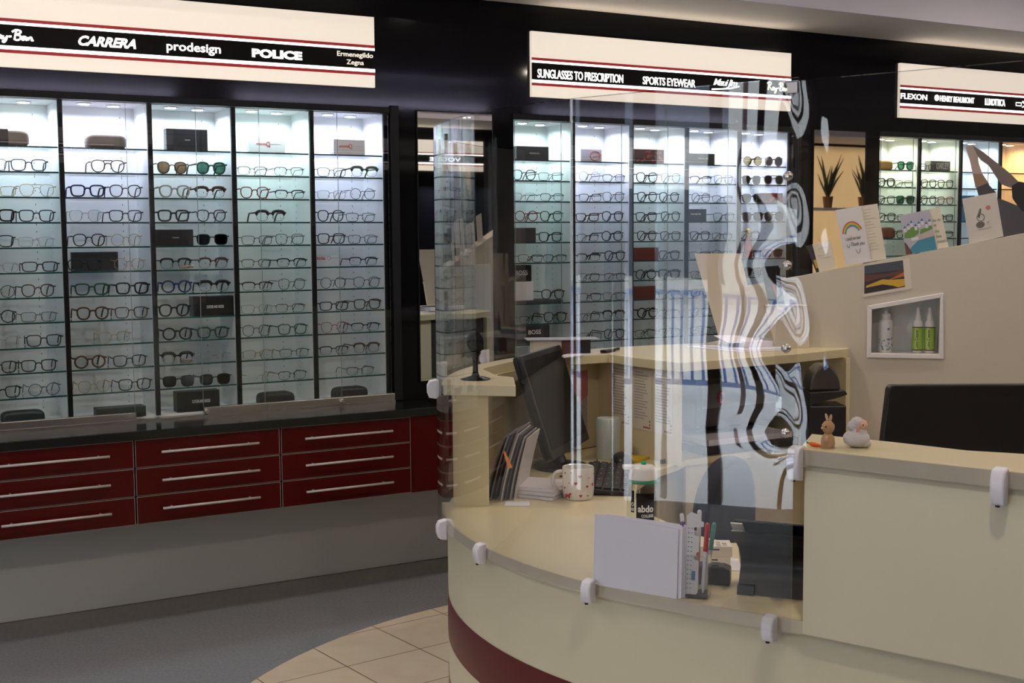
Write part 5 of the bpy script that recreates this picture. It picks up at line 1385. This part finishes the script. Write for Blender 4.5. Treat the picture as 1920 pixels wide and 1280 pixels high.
# ------------------------------------------------------------------ toys and monitor at the raised counter
def TL(x, y, z): return Matrix.Translation((x, y, z)) @ Matrix.Rotation(-YAW, 4, 'Z')
FELT = mat('tan_felt', (.55, .33, .17), .95, bump=.5, bscale=900, var=.15, vscale=200); FELTL = mat('light_tan_felt', (.62, .40, .23), .95, bump=.4, bscale=900)
EYE = mat('black_bead', (.01, .01, .01), .2); WOOL = mat('white_fleece', (.80, .77, .80), .95, bump=.9, bscale=500); SKIN = mat('peach_felt', (.70, .44, .30), .95, bump=.3, bscale=900); PINK = mat('pink_felt', (.68, .36, .30), .95)
t = thing('toy_rabbit', 'small tan felt toy rabbit standing on the raised counter', 'toy', (.8495, -3.122, ZU))
X = TL(.8495, -3.122, ZU + .0003)
m = MB(); m.lathe([(.009, 0), (.0115, .001), (.0135, .008), (.0125, .020), (.008, .027), (.0065, .029), (.0095, .032), (.0125, .039), (.0118, .046), (.007, .052), (.001, .053)], 22, X)
m.build('body', FELT, t, auto=True)
m = MB(); m.ball((0, 0, 0), (.0030, .0022, .0095), 10, 8, X @ Matrix.Translation((-.0022, .001, .0585)) @ Matrix.Rotation(-.30, 4, 'Y')); m.build('ear', FELTL, t, True)
m = MB(); m.ball((0, 0, 0), (.0030, .0022, .0085), 10, 8, X @ Matrix.Translation((.0045, .0, .0575)) @ Matrix.Rotation(.15, 4, 'Y')); m.build('ear', FELTL, t, True)
m = MB(); m.ball((-.0065, -.0095, .0425), .0017, 8, 6, X); m.build('eye', EYE, t, True)
m = MB(); m.ball((-.0125, -.002, .039), (.002, .003, .002), 8, 6, X); m.build('nose', PINK, t, True)
m = MB(); m.tube([X @ Vector((-.004, -.010, .025)), X @ Vector((-.007, -.0125, .019)), X @ Vector((-.006, -.013, .014))], [.003, .0034, .0028], 8); m.build('arm', FELTL, t, True)
m = MB(); m.lathe([(.0145, -.0001), (.0145, .0009)], 20, X); m.build('base', mat('card_base', (.40, .28, .18), .8), t)
t = thing('toy_carrot', 'tiny orange felt carrot lying beside the toy rabbit', 'toy', (.846, -3.090, ZU))
c0, c1 = Vector((.8480, -3.072, ZU + .0046)), Vector((.8405, -3.112, ZU + .0036))
c0, c1 = Vector((.838, -3.083, ZU + .0046)), Vector((.8415, -3.114, ZU + .0036))
m = MB(); m.tube([lerp(c0, c1, q) for q in (0, .15, .45, .8, 1)], [.002, .0040, .0042, .0028, .0010], 10); m.build('root', mat('orange_felt', (.85, .14, .01), .8), t, True)
m = MB()
for dz in (.001, .003, -.0005): m.tube([c0, c0 + (c0 - c1).normalized() * .010 + Vector((.001, 0, dz))], [.0014, .0006], 6)
m.build('leaves', mat('green_felt', (.05, .30, .10), .8), t, True)
t = thing('toy_sheep', 'small fluffy white toy sheep on the raised counter beside the rabbit', 'toy', (.902, -3.146, ZU))
X = TL(.902, -3.146, ZU + .0003)
m = MB(); m.ball((-.001, 0, .0175), (.0255, .021, .0175), 40, 26, X, .0016, 420); m.ball((.002, 0, .028), (.017, .016, .014), 30, 20, X, .0016, 420); m.ball((.016, -.004, .008), (.011, .010, .008), 24, 16, X, .0016, 420); m.build('body', WOOL, t, True)
m = MB(); m.ball((.000, .001, .0485), (.0125, .012, .011), 32, 20, X, .0014, 420); m.ball((-.009, 0, .041), (.010, .011, .011), 24, 16, X, .0014, 420); m.build('head_wool', WOOL, t, True)
m = MB(); m.ball((.0090, -.005, .044), (.0108, .0108, .0112), 20, 14, X); m.build('face', SKIN, t, True)
m = MB(); m.ball((0, 0, 0), (.0035, .0022, .0075), 12, 8, X @ Matrix.Translation((-.002, -.0145, .0385)) @ Matrix.Rotation(.25, 4, 'Y')); m.build('ear', PINK, t, True)
m = MB(); m.ball((.0075, -.0148, .0455), .0016, 8, 6, X); m.build('eye', EYE, t, True)
m = MB(); m.ball((.0165, -.0085, .049), .0016, 8, 6, X); m.build('eye', EYE, t, True)
m = MB(); m.ball((.0188, -.0075, .0435), (.0015, .0018, .0015), 8, 6, X); m.build('nose', EYE, t, True)
t = thing('monitor', 'wide black monitor standing behind the raised counter and the toys', 'monitor', (1.52, -2.92, ZD))
a0_ = Vector((1.331, -2.816, 1.146)); rg = Vector((math.cos(YAW), -math.sin(YAW), 0)); fw0 = Vector((math.sin(YAW), math.cos(YAW), 0))
dn = Vector((0, 0, -1)) * .994 - rg * .10
mf2 = lambda a, b, c: a0_ + rg * a + dn * b + fw0 * c
m = MB(); m.prism(rrect(0, .52, 0, .315, .012), -.012, .02, mf2); m.build('shell', GB, t, bevel=.003, auto=True)
m = MB(); m.prism(rrect(.012, .508, .014, .298, .003), .02, .021, mf2); m.build('display', mat('dark_screen', (.01, .01, .012), .1), t)
m = MB(); m.tube([mf2(.26, .27, .03), mf2(.26, .30, .05), (1.545, -2.90, ZD + .012)], .025, 10); m.build('neck', M['black'], t)
m = MB(); m.lathe([(.11, 0), (.11, .008), (.03, .014)], 28, T3(1.545, -2.90, ZD + .0004)); m.build('base', M['black'], t, auto=True)
# ------------------------------------------------------------------ reflection of raised arms, painted as flat shapes on the third cabinet
t = thing('window_sticker', 'painted reflection of two raised arms in grey sleeves on the third cabinet', 'sticker', (5.1, -.03, 1.47))
SK1 = mcol('pale_skin_reflection', (.62, .50, .42)); SK2 = mcol('tan_skin_reflection', (.42, .26, .16)); SK3 = mcol('grey_skin_reflection', (.26, .21, .20)); SL1 = mcol('grey_sleeve_reflection', (.085, .075, .085)); SL2 = mcol('dark_sleeve_reflection', (.025, .022, .028)); SL3 = mcol('shirt_reflection', (.10, .095, .11))
for nm, mt, pl, h in (('forearm', SK1, [(4.842, 1.979), (4.894, 1.989), (4.939, 1.961), (4.95, 1.893), (4.985, 1.83), (4.905, 1.83), (4.88, 1.90)], .001),
    ('forearm_shade', SK2, [(4.905, 1.83), (4.985, 1.83), (5.043, 1.774), (4.965, 1.722), (4.929, 1.758)], .001), ('sleeve', SL1, [(4.938, 1.752), (5.025, 1.78), (5.062, 1.753), (5.099, 1.729), (5.019, 1.704), (4.957, 1.71)], .002),
    ('forearm', SK3, [(4.894, 1.989), (4.988, 1.953), (5.102, 1.896), (5.217, 1.838), (5.297, 1.787), (5.225, 1.755), (5.142, 1.776), (5.035, 1.879), (4.967, 1.908), (4.936, 1.937)], .0015),
    ('sleeve', SL2, [(5.234, 1.768), (5.297, 1.793), (5.391, 1.779), (5.52, 1.72), (5.52, 1.60), (5.398, 1.609), (5.323, 1.624), (5.246, 1.694)], .002), ('shirt', SL3, [(5.109, 1.699), (5.201, 1.676), (5.397, 1.624), (5.52, 1.60), (5.52, 1.3), (5.10, 1.3), (5.132, 1.578)], .001)):
    m = MB(); m.prism(pl, 0, .0015 + h, lambda a, b, c: (a, -.024 - c, b)); m.build(nm, mt, t)
# ------------------------------------------------------------------ fittings on the opposite wall (seen in mirrors and glass)
def opposite(t, x, y=YF + .001):
    t.location = (x, y, t.location.z); t.rotation_euler = (0, 0, math.pi); return t
def opp_sign(xc, half, lab, words):
    opposite(sign(-half, half, lab, words), xc)
opp_sign(1.0, .95, 'lit sign on the opposite wall reflected in the cabinet doors', [('Superdry', .12, .38, 2.21, 2.25, dict(bold=.01)), ('VOGUE', -.30, -.02, 2.212, 2.25, dict(bold=.01))])
opp_sign(3.75, 1.2, 'lit sign on the opposite wall reflected in the nearer mirror', [('VOGUE', -.95, -.62, 2.212, 2.25, dict(bold=.01))])
opp_sign(6.7, .95, 'lit sign at the far end of the opposite wall', [])
for xc, lab in ((5.05, 'lit cabinet on the opposite wall, reflected in the nearer mirror'),):
    c_ = copy_tree(cabB); c_['label'] = lab
    c_.location = (xc, YF + .262, ZB); c_.rotation_euler = (0, 0, math.pi)
m = MB(); m.box(-1, 8.2, YF, YF + .30, .757, .791); tag(m.build('worktop', M['granite']), 'black worktop along the opposite wall', 'worktop')
m = MB(); m.box(-1, 8.2, YF + .002, YF + .29, .30, .757); tag(m.build('cabinet_panel', M['red_gloss']), 'dark red cupboard front along the opposite wall', 'panel')
# far side window with blind and plants
BLD = bpy.data.materials.new('beige_blind'); BLD.use_nodes = True
nt = BLD.node_tree; tl_ = nt.nodes.new('ShaderNodeBsdfTranslucent'); tl_.inputs[0].default_value = (.42, .32, .21, 1); nt.links.new(tl_.outputs[0], nt.nodes['Material Output'].inputs['Surface'])
m = MB(); m.box(8.42, 10.38, YF + .0, YF + .004, .9, 2.5); tag(m.build('roller_blind', BLD), 'beige roller blind covering the far window behind the plants', 'blind')
g = MB(); g.box(8.4, 10.4, YF - .03, YF - .024, .5, 2.5); struct(g.build('window_8', M['glass']))
POT = mat('terracotta_pot', (.25, .12, .05), .7); LEAF = mat('dark_leaf', (.03, .05, .02), .6)
m = MB(); m.box(8.4, 10.4, YF + .005, YF + .26, 1.76, 1.79); struct(m.build('window_8_sill', M['white_lam']))
for i, x in enumerate((8.9, 9.35, 9.9)):
    t = thing('potted_plant', ('spiky potted plant at the near end of the high far shelf', 'spiky potted plant in the middle of the high far shelf', 'spiky potted plant at the outer end of the high far shelf')[i], 'plant', (x, YF + .13, 1.79))
    m = MB(); m.lathe([(.045, 0), (.06, .13), (.064, .13), (.054, .12), (.001, .11)], 18, T3(x, YF + .13, 1.7905)); m.build('pot', POT, t, auto=True)
    m = MB(); r_ = random.Random(i)
    for k in range(16):
        a = r_.uniform(0, 6.28); L_ = r_.uniform(.22, .5); s_ = r_.uniform(.08, .30)
        m.tube([(x, YF + .13, 1.90), (x + s_ * .4 * math.cos(a), YF + .13 + s_ * .3 * math.sin(a), 1.90 + L_ * .6), (x + s_ * math.cos(a), YF + .13 + s_ * .4 * math.sin(a), 1.90 + L_)], [.009, .012, .002], 5)
    m.build('leaves', LEAF, t, True)
